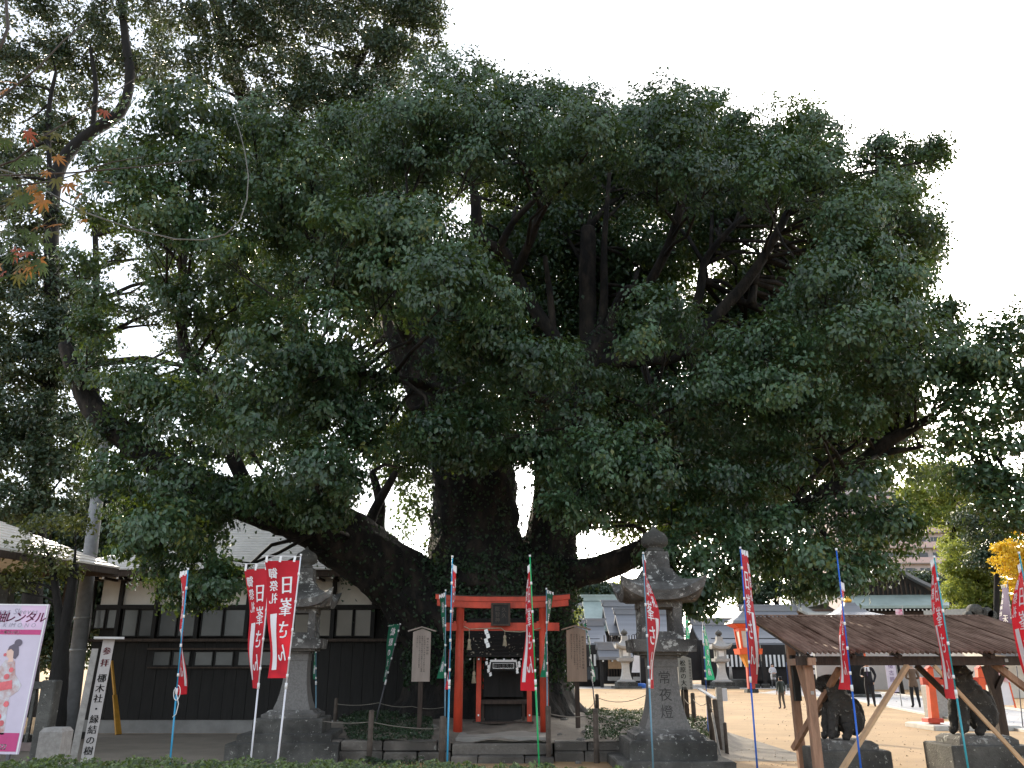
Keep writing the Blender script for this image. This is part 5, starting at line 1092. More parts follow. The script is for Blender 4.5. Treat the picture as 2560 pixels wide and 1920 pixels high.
# ================================================================== timber shelter with corrugated roof
M_RUST = mat('rusty_corrugated_iron', (.15, .078, .052), .55, .3, 1.6, .1, 40, col2=(.33, .215, .16), stretch=(6, .7, 1), spec=.5)
M_TIMB = mat('weathered_timber', (.31, .18, .115), .85, .3, 4, .3, 30, stretch=(3, 3, .4)); M_NEWT = mat('fresh_pine', (.50, .33, .19), .8, .12, 5, .1, 30)
SH = empty('timber_shelter', (P(2280, 1700, 13.3).x, 13.3, 0), 'open timber shelter with a rusty corrugated roof over the stone dogs', 'shelter')
sy0, sy1 = 12.0, 14.6; sze, szr = Zat(1638, sy0), Zat(1546, sy1); sx0, sx1 = 3.98, 7.98
ns = 6; sw = (sx1 - sx0) / ns
for side in (0,):
    for i in range(ns):
        nw, seg = 10, 6; n = nw * seg; mb = MB(); v = []
        for r_ in range(3):
            t = r_ / 2
            for j in range(n + 1):
                x = sx0 + sw * i + (sw + .03) * j / n; c = .021 * math.cos(2 * math.pi * j / seg) + (.006 if i % 2 else 0)
                y = sy0 - .08 + (sy1 - sy0 + .08) * t if side == 0 else 2 * sy1 - sy0 - (sy1 - sy0) * t
                v.append((x, y, sze + .03 + (szr - sze) * t + c))
        mb.add(v, [(r_ * (n + 1) + j, r_ * (n + 1) + j + 1, (r_ + 1) * (n + 1) + j + 1, (r_ + 1) * (n + 1) + j) for r_ in range(2) for j in range(n)], smooth=True)
        mb.build('roof_sheet', M_RUST, SH)
mb = MB()
mb.bar((sx0, sy1 + .01, szr + .05), (sx1, sy1 + .01, szr + .05), .12, .014)
mb.build('ridge_cap', M_RUST, SH)
def tim(name, a, b, w, m=M_TIMB, h=None): mb = MB(); mb.bar(a, b, w, h or w); return mb.build(name, m, SH)
zbm = Zat(1652, 12.15)
tim('front_beam', (sx0 - .02, 12.15, zbm), (sx1, 12.15, zbm), .1, M_DARKW, .12);
tim('ridge_beam', (sx0, sy1, szr - .07), (sx1, sy1, szr - .07), .09, M_DARKW)
tim('tie_beam', (P(2022, 1700, 12.25).x - .03, 11.95, zbm - .01), (P(1984, 1700, 14.5).x, 14.6, zbm - .01), .1, M_TIMB); tim('tie_beam', (7.75, 12.0, zbm - .01), (7.75, 14.7, zbm - .01), .1, M_TIMB)
for i in range(7):
    x = sx0 + .1 + i * (sx1 - sx0 - .2) / 6; tim('rafter', (x, sy0, sze - .02), (x, sy1 - .02, szr - .03), .05, M_DARKW)
def foot(x, y, Y): a = P(x, y, Y); return Vector((a.x, a.y, 0))
pfl = P(2022, 1700, 12.25).x; pbl = P(1984, 1700, 14.5).x
tim('post', (pfl, 12.25, 0), (pfl, 12.25, zbm - .06), .115); tim('post', (pbl, 14.5, 0), (pbl, 14.5, szr - .12), .12)
tim('post_sleeve', (pbl, 14.38, Zat(1752, 14.4)), (pbl, 14.38, zbm + .1), .10, M_BLACKW)
pbr = P(2490, 1740, 14.5).x; tim('post', (pbr, 14.5, 0), (pbr, 14.5, szr - .12), .14, M_DARKW); tim('post', (7.75, 12.25, 0), (7.75, 12.25, zbm - .06), .115)
tim('brace', P(1995, 1660, 12.3), P(2025, 1770, 12.3), .06); tim('brace', P(2460, 1665, 14.4), P(2485, 1740, 14.4), .07, M_DARKW); tim('brace', P(2515, 1668, 14.4), P(2476, 1760, 14.4), .06, M_DARKW); tim('brace', P(2485, 1660, 12.3), P(2570, 1725, 12.3), .085, M_TIMB)
tim('brace', P(2099, 1672, 13.0), P(1984, 1872, 14.1), .075); tim('brace', P(2090, 1745, 14.3), P(2030, 1800, 14.2), .06, M_DARKW)
tim('prop', P(2268, 1664, 12.05), P(2092, 1945, 11.75), .085, M_NEWT, .045); tim('prop', P(2335, 1664, 12.05), P(2600, 1950, 11.8), .085, M_NEWT, .045)
tim('brace', P(2292, 1664, 13.7), P(2400, 1770, 13.9), .07, M_DARKW)
for x, y, Y in ((2037, 1650, 12.09), (2516, 1651, 12.09), (2031, 1732, 12.18), (1970, 1723, 14.3)):
    a = P(x, y, Y); mb = MB(); mb.box(a.x - .022, a.x + .022, Y - .006, Y + .0, a.z - .022, a.z + .022); mb.build('bolt_plate', M_PALE, SH)
# guardian dogs
def skin_mesh(name, verts, edges, sub=2, root=0):
    me = bpy.data.meshes.new(name); me.from_pydata([v[0] for v in verts], edges, []); o = bpy.data.objects.new(name, me); COL.objects.link(o)
    md = o.modifiers.new('s', 'SKIN'); md.use_smooth_shade = True
    for i, v in enumerate(verts):
        sv = me.skin_vertices[0].data[i]; r = v[1]; sv.radius = (r, r) if not hasattr(r, '__len__') else r; sv.use_root = (i == root)
    ss = o.modifiers.new('d', 'SUBSURF'); ss.levels = sub; ss.render_levels = sub
    bpy.context.view_layer.update(); r = bpy.data.meshes.new_from_object(o.evaluated_get(bpy.context.evaluated_depsgraph_get())); bpy.data.objects.remove(o); r.name = name
    return r
M_DOG = stone_mat('black_weathered_stone', (.05, .047, .043), (.22, .22, .20), .575, 9)
dv = [((.20, 0, .20), .19), ((.10, 0, .42), .20), ((-.06, 0, .62), .21), ((-.13, 0, .80), .17), ((-.17, 0, .95), .15), ((-.31, 0, .90), .085), ((-.36, 0, .88), .06),
      ((-.17, .11, .52), .09), ((-.24, .12, .28), .065), ((-.26, .12, .07), .06), ((-.35, .12, .045), .05), ((-.17, -.11, .52), .09), ((-.24, -.12, .28), .065), ((-.26, -.12, .07), .06), ((-.35, -.12, .045), .05),
      ((.12, .19, .22), .13), ((-.04, .21, .22), .085), ((.0, .21, .07), .06), ((-.13, .21, .045), .05), ((.12, -.19, .22), .13), ((-.04, -.21, .22), .085), ((.0, -.21, .07), .06), ((-.13, -.21, .045), .05),
      ((.33, 0, .24), .08), ((.33, 0, .44), .11), ((.27, 0, .64), .06), ((-.13, .13, 1.02), .04), ((-.13, -.13, 1.02), .04), ((.0, 0, .86), .12)]
de = [(0, 1), (1, 2), (2, 3), (3, 4), (4, 5), (5, 6), (2, 7), (7, 8), (8, 9), (9, 10), (2, 11), (11, 12), (12, 13), (13, 14), (0, 15), (15, 16), (16, 17), (17, 18), (0, 19), (19, 20), (20, 21), (21, 22), (0, 23), (23, 24), (24, 25), (4, 26), (4, 27), (3, 28)]
dv = [(p, r * 1.22) for p, r in dv]
dogm = skin_mesh('guardian_dog', dv, de, 3)
from mathutils import noise as mnoise
for v in dogm.vertices:
    p = v.co * 9; a = mnoise.noise(p) * .030 + mnoise.noise(v.co * 22) * .014
    if v.co.z > .6: a += abs(math.sin(v.co.z * 42) * math.sin(v.co.y * 38 + v.co.x * 20)) * .022
    v.co += v.normal * a
dogm.update()
for (x, Y, sc, lab, pl) in ((2104, 13.4, .86, 'black stone guardian dog seated under the left half of the shelter', 'dark stone pedestal of the left guardian dog'), (2432, 13.4, .95, 'black stone guardian dog seated under the right half of the shelter', 'dark stone pedestal of the right guardian dog')):
    zt = Zat(1848 if x < 2300 else 1836, Y); X = P(x, 1800, Y).x
    pe = empty('dog_pedestal', (X, Y, 0), pl, 'pedestal', 'pedestals of the guardian dogs')
    mb = MB(); w = .5 if x < 2300 else .60
    mb.cbox(X - w, X + w, Y - .45, Y + .45, 0, zt - .12, .02); mb.build('block', M_STONE2, pe)
    mb = MB(); mb.loft([[(X + a * (w * .72 - i), Y + b * (.36 - i), z) for a, b in ((-1, -1), (1, -1), (1, 1), (-1, 1))] for z, i in ((zt - .12, 0), (zt - .05, .0), (zt, .07))]); mb.build('plinth', M_STONE, pe)
    o = bpy.data.objects.new('guardian_dog', dogm); COL.objects.link(o); o.location = (X, Y, zt - .005); o.scale = (sc,) * 3; o.rotation_euler = (0, 0, R(8))
    if not dogm.materials: dogm.materials.append(M_DOG)
    tag(o, lab, 'statue', 'seated guardian dogs in the shelter')

# ================================================================== shrine halls behind the court
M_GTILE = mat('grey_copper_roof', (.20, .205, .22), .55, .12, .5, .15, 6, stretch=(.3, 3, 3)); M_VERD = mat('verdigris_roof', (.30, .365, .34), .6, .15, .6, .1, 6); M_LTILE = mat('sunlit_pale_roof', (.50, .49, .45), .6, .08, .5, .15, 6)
M_HALLW = mat('black_hall_timber', (.018, .016, .015), .8, .3, 2); M_TIP = mat('white_rafter_tip', (.8, .8, .78), .7, .02)
def striped(name, w):
    m = bpy.data.materials.new(name); m.use_nodes = True; n = m.node_tree.nodes; l = m.node_tree.links; b = n['Principled BSDF']
    tc = n.new('ShaderNodeTexCoord'); sp = n.new('ShaderNodeSeparateXYZ'); l.new(tc.outputs['Object'], sp.inputs[0])
    mo = n.new('ShaderNodeMath'); mo.operation = 'PINGPONG'; mo.inputs[1].default_value = w; l.new(sp.outputs[0], mo.inputs[0])
    gt = n.new('ShaderNodeMath'); gt.operation = 'GREATER_THAN'; gt.inputs[1].default_value = w / 2; l.new(mo.outputs[0], gt.inputs[0])
    mx = n.new('ShaderNodeMixRGB'); mx.inputs[1].default_value = (.02, .02, .02, 1); mx.inputs[2].default_value = (.78, .78, .76, 1); l.new(gt.outputs[0], mx.inputs[0]); l.new(mx.outputs[0], b.inputs['Base Color']); b.inputs['Roughness'].default_value = .85
    return m
M_STRIPE = striped('black_white_curtain', .17)
def hall(name, label, x0, x1, yr, ye, Y, mroof, dep=4.5, base=True, tips=True, seed=0, wallm=None, ridgem=None, setback=1.0):
    a, b = Xat(x0, ye, Y), Xat(x1, ye, Y); ze, zr = Zat(ye, Y), Zat(yr, Y + dep)
    e = empty(name, ((a + b) / 2, Y, 0), label, 'hall', 'low halls of the shrine beyond the court')
    n = 8
    for s in (0, 1):
        mb = MB(); rings = []
        for i in range(n + 1):
            t = i / n; z = ze + (zr - ze) * (.55 * t + .45 * t ** 1.8); y = Y + dep * t if s == 0 else Y + 2 * dep - dep * t
            rings.append((y, z))
        v = []
        for y, z in rings: v += [(a, y, z), (b, y, z), (b, y, z - .22), (a, y, z - .22)]
        f = []
        for i in range(n):
            k = i * 4; f += [(k, k + 1, k + 5, k + 4), (k + 1, k + 2, k + 6, k + 5), (k + 2, k + 3, k + 7, k + 6), (k + 3, k, k + 4, k + 7)]
        f += [(0, 1, 2, 3), (n * 4, n * 4 + 1, n * 4 + 2, n * 4 + 3)]
        mb.add(v, f, smooth=False); mb.build('roof_slope', mroof, e)
    rm = ridgem or M_GTILE
    for k, (w, h0, h1) in enumerate(((.5, -.1, .16), (.36, .165, .38), (.46, .385, .52))):
        mb = MB(); mb.box(a - .12 * k, b + .12 * k, Y + dep - w / 2, Y + dep + w / 2, zr + h0, zr + h1); mb.build('ridge_course', rm, e)
    for x in (a, b):
        mb = MB(); mb.lathe((0, 0, 0), [(0, .3), (.12, .3)], 10); mb.v = [(x + q[2] * (1 if x > a else -1), Y + dep + q[0], zr + .2 + q[1]) for q in mb.v]; mb.build('ridge_end_tile', rm, e)
    if base:
        mb = MB(); mb.box(a + setback, b - setback * .6, Y + setback, Y + 2 * dep - setback, 0, ze + .4); mb.build('wall', wallm or M_HALLW, e)
        mb = MB(); mb.box(a + .3, b - .3, Y + .5, Y + .75, ze - .55, ze - .26); mb.build('eave_beam', M_HALLW, e)
    if tips:
        k = int((b - a) / .55)
        for i in range(k):
            x = a + .3 + i * (b - a - .5) / max(1, k - 1); mb = MB(); mb.box(x - .06, x + .06, Y + .12, Y + .9, ze - .36, ze - .24); mb.add([(x - .06, Y + .116, ze - .36), (x + .06, Y + .116, ze - .36), (x + .06, Y + .116, ze - .24), (x - .06, Y + .116, ze - .24)], [(0, 1, 2, 3)], 1); mb.build('rafter', [M_HALLW, M_TIP], e)
    return e
hall('shrine_hall', 'grey roofed hall at the far left, close beside the great trunk', 1380, 1472, 1520, 1575, 86, M_GTILE)
hall('shrine_hall', 'hall with the pale green copper roof', 1468, 1560, 1500, 1572, 82, M_VERD, ridgem=M_VERD)
hall('shrine_hall', 'hall with the long grey roof right of the green one', 1523, 1720, 1514, 1582, 78, M_GTILE)
hall('shrine_hall', 'hall with a grey roof just left of the inscribed lantern, flared at its end', 1556, 1700, 1534, 1597, 74, M_GTILE)
hf = hall('shrine_hall', 'front hall with a low pale blue roof directly right of the great trunk', 1395, 1521, 1562, 1608, 70, M_GTILE, dep=3.2)
hr_ = hall('shrine_hall', 'long hall with blue grey roof and striped curtain behind the orange lantern', 1755, 1975, 1560, 1607, 71, M_GTILE, dep=3.5)
hm = hall('shrine_hall', 'hall with a long tiled ridge behind the left end of the corrugated roof', 1886, 2032, 1526, 1575, 76, M_GTILE, dep=4)
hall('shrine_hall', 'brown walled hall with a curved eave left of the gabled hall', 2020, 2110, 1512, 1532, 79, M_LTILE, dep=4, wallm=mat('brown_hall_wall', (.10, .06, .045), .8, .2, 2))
# black fence wall, lattice and curtains along the court
ww = empty('court_wall', (P(1560, 1700, 69).x, 69.5, 0), 'black timber wall with lattice and striped curtain behind the court', 'wall')
def wp(name, x0, x1, y0, y1, Y, m, th=.15): mb = MB(); mb.box(Xat(x0, 1665, Y), Xat(x1, 1665, Y), Y, Y + th, Zat(y1, Y), Zat(y0, Y)); return mb.build(name, m, ww)
wp('boarding', 1400, 1600, 1612, 1701, 69.6, M_HALLW); wp('boarding', 1600, 1760, 1600, 1701, 70.5, M_HALLW); wp('boarding', 1755, 2080, 1612, 1701, 69.6, M_HALLW)
for i in range(11):
    wp('lattice_bar', 1520 + i * 7, 1522.5 + i * 7, 1672, 1696, 69.3, M_DARKW)
for i in range(13): wp('lattice_bar', 1512 + i * 7, 1514 + i * 7, 1588, 1606, 69.3, M_DARKW)
wp('lattice_rail', 1510, 1600, 1606, 1608, 69.2, M_PALE); wp('plank_screen', 1521, 1556, 1647, 1672, 69.2, M_NEWT)
wp('step', 1520, 1600, 1692, 1702, 68.8, M_PALE, .6); wp('panel', 1468, 1494, 1668, 1699, 69.3, mat('blue_grey_panel', (.05, .055, .06), .7, .2)); wp('curtain', 1469, 1490, 1636, 1665, 69.3, M_STRIPE, .04); wp('curtain', 1812, 2010, 1637, 1667, 69.3, M_STRIPE, .04)
hall('small_gate_roof', 'little gate roof of grey copper behind the left court lantern', 1498, 1584, 1622, 1642, 67, M_GTILE, dep=1.2, base=False)
for x in (1505, 1578):
    p = P(x, 1690, 67.6); mb = MB(); mb.box(p.x - .12, p.x + .12, 67.5, 67.75, 0, Zat(1640, 67.6)); tag(mb.build('gate_post', M_HALLW, None, (p.x, 67.6, 0)), 'black %s post of the little gate behind the court lantern' % ('left' if x < 1540 else 'right'), 'post', 'posts of the little gate')
for x in (1887, 1912, 1976):
    p = P(x, 1690, 66.5); mb = MB(); mb.box(p.x - .14, p.x + .14, 66.4, 66.65, .3, Zat(1612, 66.5)); 
    cp = empty('corridor_post', (p.x, 66.5, 0), {1887: 'black corridor post right of the orange lantern stem', 1912: 'black corridor post left of the woman in white', 1976: 'black corridor post behind the shelter post'}[x], 'post', 'black posts of the covered corridor'); mb.build('shaft', M_HALLW, cp)
    mb = MB(); mb.cbox(p.x - .28, p.x + .28, 66.25, 66.8, 0, .3, .04); mb.build('foot_stone', M_STONE2, cp)
# big gabled hall
GH = empty('gabled_hall', (P(2230, 1600, 80).x, 80, 0), 'large hall with a broad gable and pale green skirt roof', 'hall')
ap = P(2226, 1410, 80); gl, gr = P(2128, 1484, 80), P(2348, 1482, 80)
n = 8
def slope(x0, z0, x1, z1, ya, yb, m, name, th=.3):
    mb = MB(); v = []
    for i in range(n + 1):
        t = i / n; x = x0 + (x1 - x0) * t; z = z0 + (z1 - z0) * (1.45 * t - .45 * t * t)
        v += [(x, ya, z), (x, yb, z), (x, yb, z - th), (x, ya, z - th)]
    f = []
    for i in range(n):
        k = i * 4; f += [(k, k + 1, k + 5, k + 4), (k + 1, k + 2, k + 6, k + 5), (k + 2, k + 3, k + 7, k + 6), (k + 3, k, k + 4, k + 7)]
    f += [(0, 1, 2, 3), (n * 4, n * 4 + 1, n * 4 + 2, n * 4 + 3)]
    mb.add(v, f); mb.build(name, m, GH)
zl = P(1975, 1520, 86)
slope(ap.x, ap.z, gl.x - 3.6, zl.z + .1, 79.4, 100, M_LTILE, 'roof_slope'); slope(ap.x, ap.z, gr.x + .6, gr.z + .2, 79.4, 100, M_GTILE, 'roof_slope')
mb = MB(); mb.prism([(gl.x, 80.2, gl.z - .2), (gr.x, 80.2, gr.z - .2), (ap.x, 80.2, ap.z - .35)], (0, .3, 0)); mb.build('gable_board', M_HALLW, GH)
for i in range(18):
    x = gl.x + (gr.x - gl.x) * (i + 1) / 19; zt = gl.z + (ap.z - gl.z) * (1 - abs((x - ap.x)) / ((ap.x - gl.x) if x < ap.x else (gr.x - ap.x))) - .8
    if zt > gl.z: mb = MB(); mb.box(x - .06, x + .06, 80.05, 80.2, gl.z - .1, zt); mb.build('gable_lattice_bar', M_DARKW, GH)
e0, e1 = P(2112, 1514, 77.2), P(2390, 1513, 77.2)
mb = MB(); mb.add([(e0.x, 77.2, e0.z), (e1.x, 77.2, e1.z), (gr.x + .2, 80.1, gr.z - .15), (gl.x - .2, 80.1, gl.z - .15), (e0.x, 77.2, e0.z - .25), (e1.x, 77.2, e1.z - .25), (gr.x + .2, 80.1, gr.z - .5), (gl.x - .2, 80.1, gl.z - .5)], [(0, 1, 2, 3), (7, 6, 5, 4), (0, 4, 5, 1), (1, 5, 6, 2), (2, 6, 7, 3), (3, 7, 4, 0)]); mb.build('skirt_roof', M_VERD, GH)
mb = MB(); mb.box(e0.x + 1.2, e1.x - 1.2, 79, 98, 0, e0.z - .1); mb.build('wall', mat('dark_brown_wall', (.06, .04, .033), .8, .2, 1), GH)
for i in range(26):
    x = e0.x + .4 + i * (e1.x - e0.x - .8) / 25; mb = MB(); mb.box(x - .06, x + .06, 77.4, 78.9, e0.z - .42, e0.z - .28); mb.add([(x - .06, 77.396, e0.z - .42), (x + .06, 77.396, e0.z - .42), (x + .06, 77.396, e0.z - .28), (x - .06, 77.396, e0.z - .28)], [(0, 1, 2, 3)], 1); mb.build('rafter', [M_HALLW, M_TIP], GH)
# tiled ridge end at the right, and the little roof with a gilt knob
RE = empty('tiled_building', (P(2400, 1600, 48).x, 48, 0), 'tiled building with a heavy round ridge end behind the corrugated roof', 'hall')
a, b = P(2318, 1536, 50), P(2468, 1530, 46)
mb = MB(); mb.bar(a, b, .5, .42); mb.build('ridge', mat('ridge_tile', (.20, .21, .21), .6, .15), RE)
for x, y, r in ((2443, 1526, .34), (2428, 1538, .22), (2470, 1532, .30), (2482, 1538, .26)):
    c = P(x, y, 45.7); mb = MB(); mb.tube([c, c + Vector((0, .5, 0))], r, 14); mb.build('ridge_end_tile', M_STONE2, RE)
mb = MB(); c0, c1 = P(2318, 1545, 50), P(2560, 1565, 45.5); mb.add([(c0.x, 50, c0.z), (c1.x, 45.5, c1.z + .2), (c1.x, 41, c1.z - 1.8), (c0.x, 45, c0.z - 1.8), (c0.x, 50, c0.z - .2), (c1.x, 45.5, c1.z), (c1.x, 41, c1.z - 2.0), (c0.x, 45, c0.z - 2.0)], [(0, 1, 2, 3), (7, 6, 5, 4), (0, 4, 5, 1), (1, 5, 6, 2), (2, 6, 7, 3), (3, 7, 4, 0)]); mb.build('roof_slope', M_GTILE, RE)
mb = MB(); mb.box(c0.x + .8, c1.x, 46, 50, 0, c0.z - 1.2); mb.build('wall', M_PLASTER, RE)
KN = empty('gilt_lantern_roof', (P(2125, 1600, 56).x, 56, 0), 'grey lantern roof crowned by a gilt knob behind the corrugated roof', 'lantern')
c = P(2125, 1545, 56); mb = MB(); secs = [(c.z - .05, 1.7), (c.z + .12, 1.6), (c.z + .35, .9), (c.z + .75, .42), (c.z + .95, .32)]
mb.loft([[(c.x + a * h, 56 + b * h, z) for a, b in ((-1, -1), (1, -1), (1, 1), (-1, 1))] for z, h in secs]); mb.build('roof', M_GTILE, KN)
mb = MB(); mb.lathe((c.x, 56, c.z + .95), [(0, .2), (.15, .26), (.3, .2), (.42, .05)], 10); mb.build('gilt_knob', mat('gilt', (.75, .42, .06), .3, .05, metal=.6), KN)
mb = MB(); mb.box(c.x - .5, c.x + .5, 55.5, 56.5, 1.6, c.z - .05); mb.build('light_box', M_ORANGE, KN); mb = MB(); mb.tube([(c.x, 56, 0), (c.x, 56, 1.6)], .18, 10); mb.build('stem', M_DARKW, KN)
# orange court lantern
OY = 55.0; oc = P(1872, 1650, OY).x; sc = mpp(1650, OY) * .88
OL = empty('court_lantern', (oc, OY, 0), 'tall vermilion court lantern with white panes and a grey roof', 'lantern')
zz = lambda y: Zat(y, OY)
def ring(h, z, lift=0): return [(oc + a * h, OY + b * h, z + lift) for a, b in ((-1, -1), (1, -1), (1, 1), (-1, 1))]
mb = MB(); mb.loft([ring(50 * sc, zz(1560)), ring(47 * sc, zz(1553)), ring(30 * sc, zz(1545)), ring(14 * sc, zz(1533)), ring(6 * sc, zz(1527))]); mb.build('roof', M_GTILE, OL)
mb = MB(); mb.lathe((oc, OY, zz(1527)), [(0, .15), (.1, .2), (.3, .12), (.42, .02)], 8); mb.build('finial', M_GTILE, OL)
mb = MB(); mb.loft([ring(30 * sc, zz(1570)), ring(46 * sc, zz(1561))]); mb.build('bracketing', M_ORANGE, OL)
mb = MB(); mb.loft([ring(19.5 * sc, zz(1621)), ring(24 * sc, zz(1578))]); mb.build('light_box', mat('lantern_paper', (.62, .58, .50), .8, .08), OL)
for a_ in (-1, 1):
    for b_ in (-1, 1): mb = MB(); mb.bar((oc + a_ * 21 * sc, OY + b_ * 21 * sc, zz(1622)), (oc + a_ * 26 * sc, OY + b_ * 26 * sc, zz(1570)), .13, .13); mb.build('corner_post', M_ORANGE, OL)
for y0, y1, h in ((1578, 1570, 26), (1624, 1619, 22)): mb = MB(); mb.loft([ring(h * sc, zz(y0)), ring(h * sc, zz(y1))]); mb.build('frame_rail', M_ORANGE, OL)
mb = MB(); mb.loft([ring(31 * sc, zz(1636)), ring(33 * sc, zz(1622))]); mb.build('gallery', M_ORANGE, OL)
mb = MB(); mb.loft([ring(9 * sc, zz(1668)), ring(22 * sc, zz(1636))]); mb.build('corbel', mat('ochre_lacquer', (.65, .25, .02), .5, .1), OL)
mb = MB(); mb.loft([ring(9 * sc, zz(1724)), ring(8.5 * sc, zz(1668))]); mb.build('stem', M_VERM, OL)
mb = MB(); mb.loft([ring(17 * sc, 0), ring(15 * sc, zz(1722))]); mb.build('foot', M_STONE2, OL)
# two court stone lanterns
for x, yb_, ht, lab in ((1566, 1721, 4.25, 'pale stone lantern standing in the court left of the inscribed lantern'), (1807, 1721, 4.2, 'pale stone lantern standing in the court right of the inscribed lantern')):
    g = gp(x, yb_); e = lantern(g.x, g.y, ht / 4.0, lab, None, 0.0, R(2), mats=(M_PALE, M_STONE2, mat('white_granite', (.50, .48, .44), .85, .1, 6)), group='pale stone lanterns in the court')
    mb = MB(); s = ht / 4; mb.box(-.21 * s, .21 * s, -.30 * s, .30 * s, 2.14 * s, 2.52 * s); link('paper_light', mb.mesh('p'), mat('white_light_paper', (.80, .78, .74), .7, .05), e)
g = gp(1838, 1719); mb = MB(); mb.cbox(g.x - .9, g.x + .9, g.y - .5, g.y + .5, 0, .62, .05); tag(mb.build('stone_block', M_STONE2, None, (g.x, g.y, 0)), 'low dark stone block beside the right court lantern', 'stone block')
mb = MB(); mb.tube([(g.x - .25, g.y, .62), (g.x - .25, g.y, 1.55)], [.14, .1], 8); tag(mb.build('small_stone_pillar', M_PALE, None, (g.x - .25, g.y, .62)), 'small pale stone pillar on the low dark block', 'pillar')
# white feather banner with blue foot
g = gp(1602, 1720); WF = empty('white_banner', g, 'white banner on a thin pole with a blue weighted foot', 'banner')
mb = MB(); mb.lathe(tuple(g), [(0, .42), (.28, .42), (.34, .3)], 12); mb.build('blue_foot', mat('blue_plastic', (.02, .12, .45), .4, .05), WF)
mb = MB(); mb.tube([g, g + Vector((.02, 0, 3.2))], .03, 6); mb.build('pole', M_PALE, WF)
mb = MB(); v = []
for j in range(13):
    t = j / 12; z = 3.0 - 1.9 * t; w = .15 + .5 * t ** .7; v += [(g.x, g.y - .02, z), (g.x - w * .5, g.y - .05 * math.sin(t * 5), z), (g.x - w, g.y + .08 * math.sin(t * 4), z)]
mb.add(v, [(j * 3 + i, j * 3 + i + 1, j * 3 + i + 4, j * 3 + i + 3) for j in range(12) for i in (0, 1)], smooth=True); mb.build('cloth', M_WHITE, WF)
# things beyond the shelter
def stand_banner(x, y0, y1, wpx, Y, m, txt, label, tm):
    a = P(x, y1, Y); w = wpx * mpp(1680, Y); zt = Zat(y0, Y); zb = max(.1, a.z); e = empty('standing_banner', (a.x, Y, 0), label, 'banner', 'banners beyond the shelter')
    mb = MB(); mb.box(a.x - w / 2, a.x + w / 2, Y, Y + .01, zb, zt); c = mb.build('cloth', m, e)
    mb = MB(); mb.tube([(a.x + w / 2 + .03, Y, 0), (a.x + w / 2 + .03, Y, zt + .1)], .02, 6); mb.build('pole', M_PALE, e)
    mb = MB(); vcol(mb, txt, a.x, .3, w * .5, lambda u, v: (u, Y - .005, zt - v), 1.2); mb.build('lettering', tm, c)
stand_banner(2235, 1640, 1730, 26, 36.5, mat('lilac_cloth', (.66, .60, .70), .8, .05), '徴古館台所', 'lilac white banner with purple characters between the two men', mat('purple_ink', (.12, .05, .2), .8, .1))
rt = empty('red_torii_frame', tuple(gp(2400, 1822)), 'small red torii standing behind the right guardian dog', 'torii')
ry = gp(2400, 1822).y
for xb_, xt in ((2338, 2322), (2462, 2448)):
    b_ = P(xb_, 1820, ry); t_ = P(xt, 1672, ry); mb = MB(); mb.bar(b_, t_, .21, .2, w2=.16); mb.build('post', M_ORANGE, rt); mb = MB(); mb.cbox(b_.x - .24, b_.x + .18, ry - .2, ry + .2, b_.z + .14, b_.z + .25, .02); mb.build('post_collar', M_VERM, rt); mb = MB(); mb.prism([(t_.x - .1, ry - .1, t_.z), (t_.x + .1, ry - .1, t_.z), (t_.x, ry - .1, t_.z + .08)], (0, .2, 0)); mb.build('post_cap', M_VERM, rt)
a, b = P(2303, 1702, ry), P(2470, 1700, ry); mb = MB(); mb.box(a.x, b.x, ry - .08, ry + .08, a.z - .1, a.z + .09); mb.build('tie_beam', M_VERM, rt)
rs = MB(); g0 = gp(2380, 1830); rs.cbox(P(2305, 1825, ry).x, P(2520, 1825, ry).x, ry - .7, ry + 1.0, 0, .12, .03); tag(rs.build('torii_base_slab', M_KERB, None, tuple(g0)), 'pale stone slab under the red torii behind the shelter', 'slab')
g = gp(2397, 1800); mb = MB(); mb.cbox(g.x - .35, g.x + .35, g.y + .8, g.y + 1.5, 0, 1.0, .05); tag(mb.build('stone_basin_block', M_PALE, None, (g.x, g.y + 1.1, 0)), 'grey stone block behind the red torii post', 'stone block')
g = gp(2510, 1770); AS = empty('folding_sign', g, 'white and red folding sign right of the shelter rear post', 'sign')
mb = MB(); mb.prism([(g.x - .45, g.y, .1), (g.x + .45, g.y, .1), (g.x + .38, g.y + .1, 1.75), (g.x - .3, g.y + .1, 1.75)], (0, .04, 0)); mb.build('panel', M_WHITE, AS)
mb = MB(); mb.prism([(g.x - .42, g.y + .0, 1.05), (g.x + .43, g.y + .0, .95), (g.x + .38, g.y + .09, 1.74), (g.x - .3, g.y + .09, 1.74)], (0, .02, 0)); mb.v = [(q[0], q[1] - .02, q[2]) for q in mb.v]; mb.build('red_print', mat('red_print', (.55, .05, .05), .6, .3, 3, col2=(.8, .7, .68)), AS)
for s in (-1, 1): mb = MB(); mb.bar((g.x + s * .46, g.y, 0), (g.x + s * .36, g.y + .1, 1.8), .05); mb.build('leg', M_ORANGE, AS)
g = gp(2058, 1722); NR = empty('notice_rack', g, 'rack of white notices under a red heading, seen through the shelter', 'rack')
mb = MB(); mb.box(g.x - 1.4, g.x + 1.4, g.y, g.y + .3, .0, 3.4); mb.build('frame', M_HALLW, NR)
mb = MB(); mb.box(g.x - 1.3, g.x + 1.3, g.y - .05, g.y - .005, 2.75, 3.3); mb.build('red_heading', mat('red_heading', (.6, .12, .07), .6, .1), NR)
for i in range(5):
    for j in range(4): mb = MB(); mb.box(g.x - 1.2 + i * .49, g.x - .8 + i * .49, g.y - .03, g.y - .006, 1.0 + j * .43, 1.3 + j * .43); mb.build('notice_sheet', M_WHITE if (i + j) % 3 else mat('grey_print', (.35, .38, .42), .7, .2), NR)
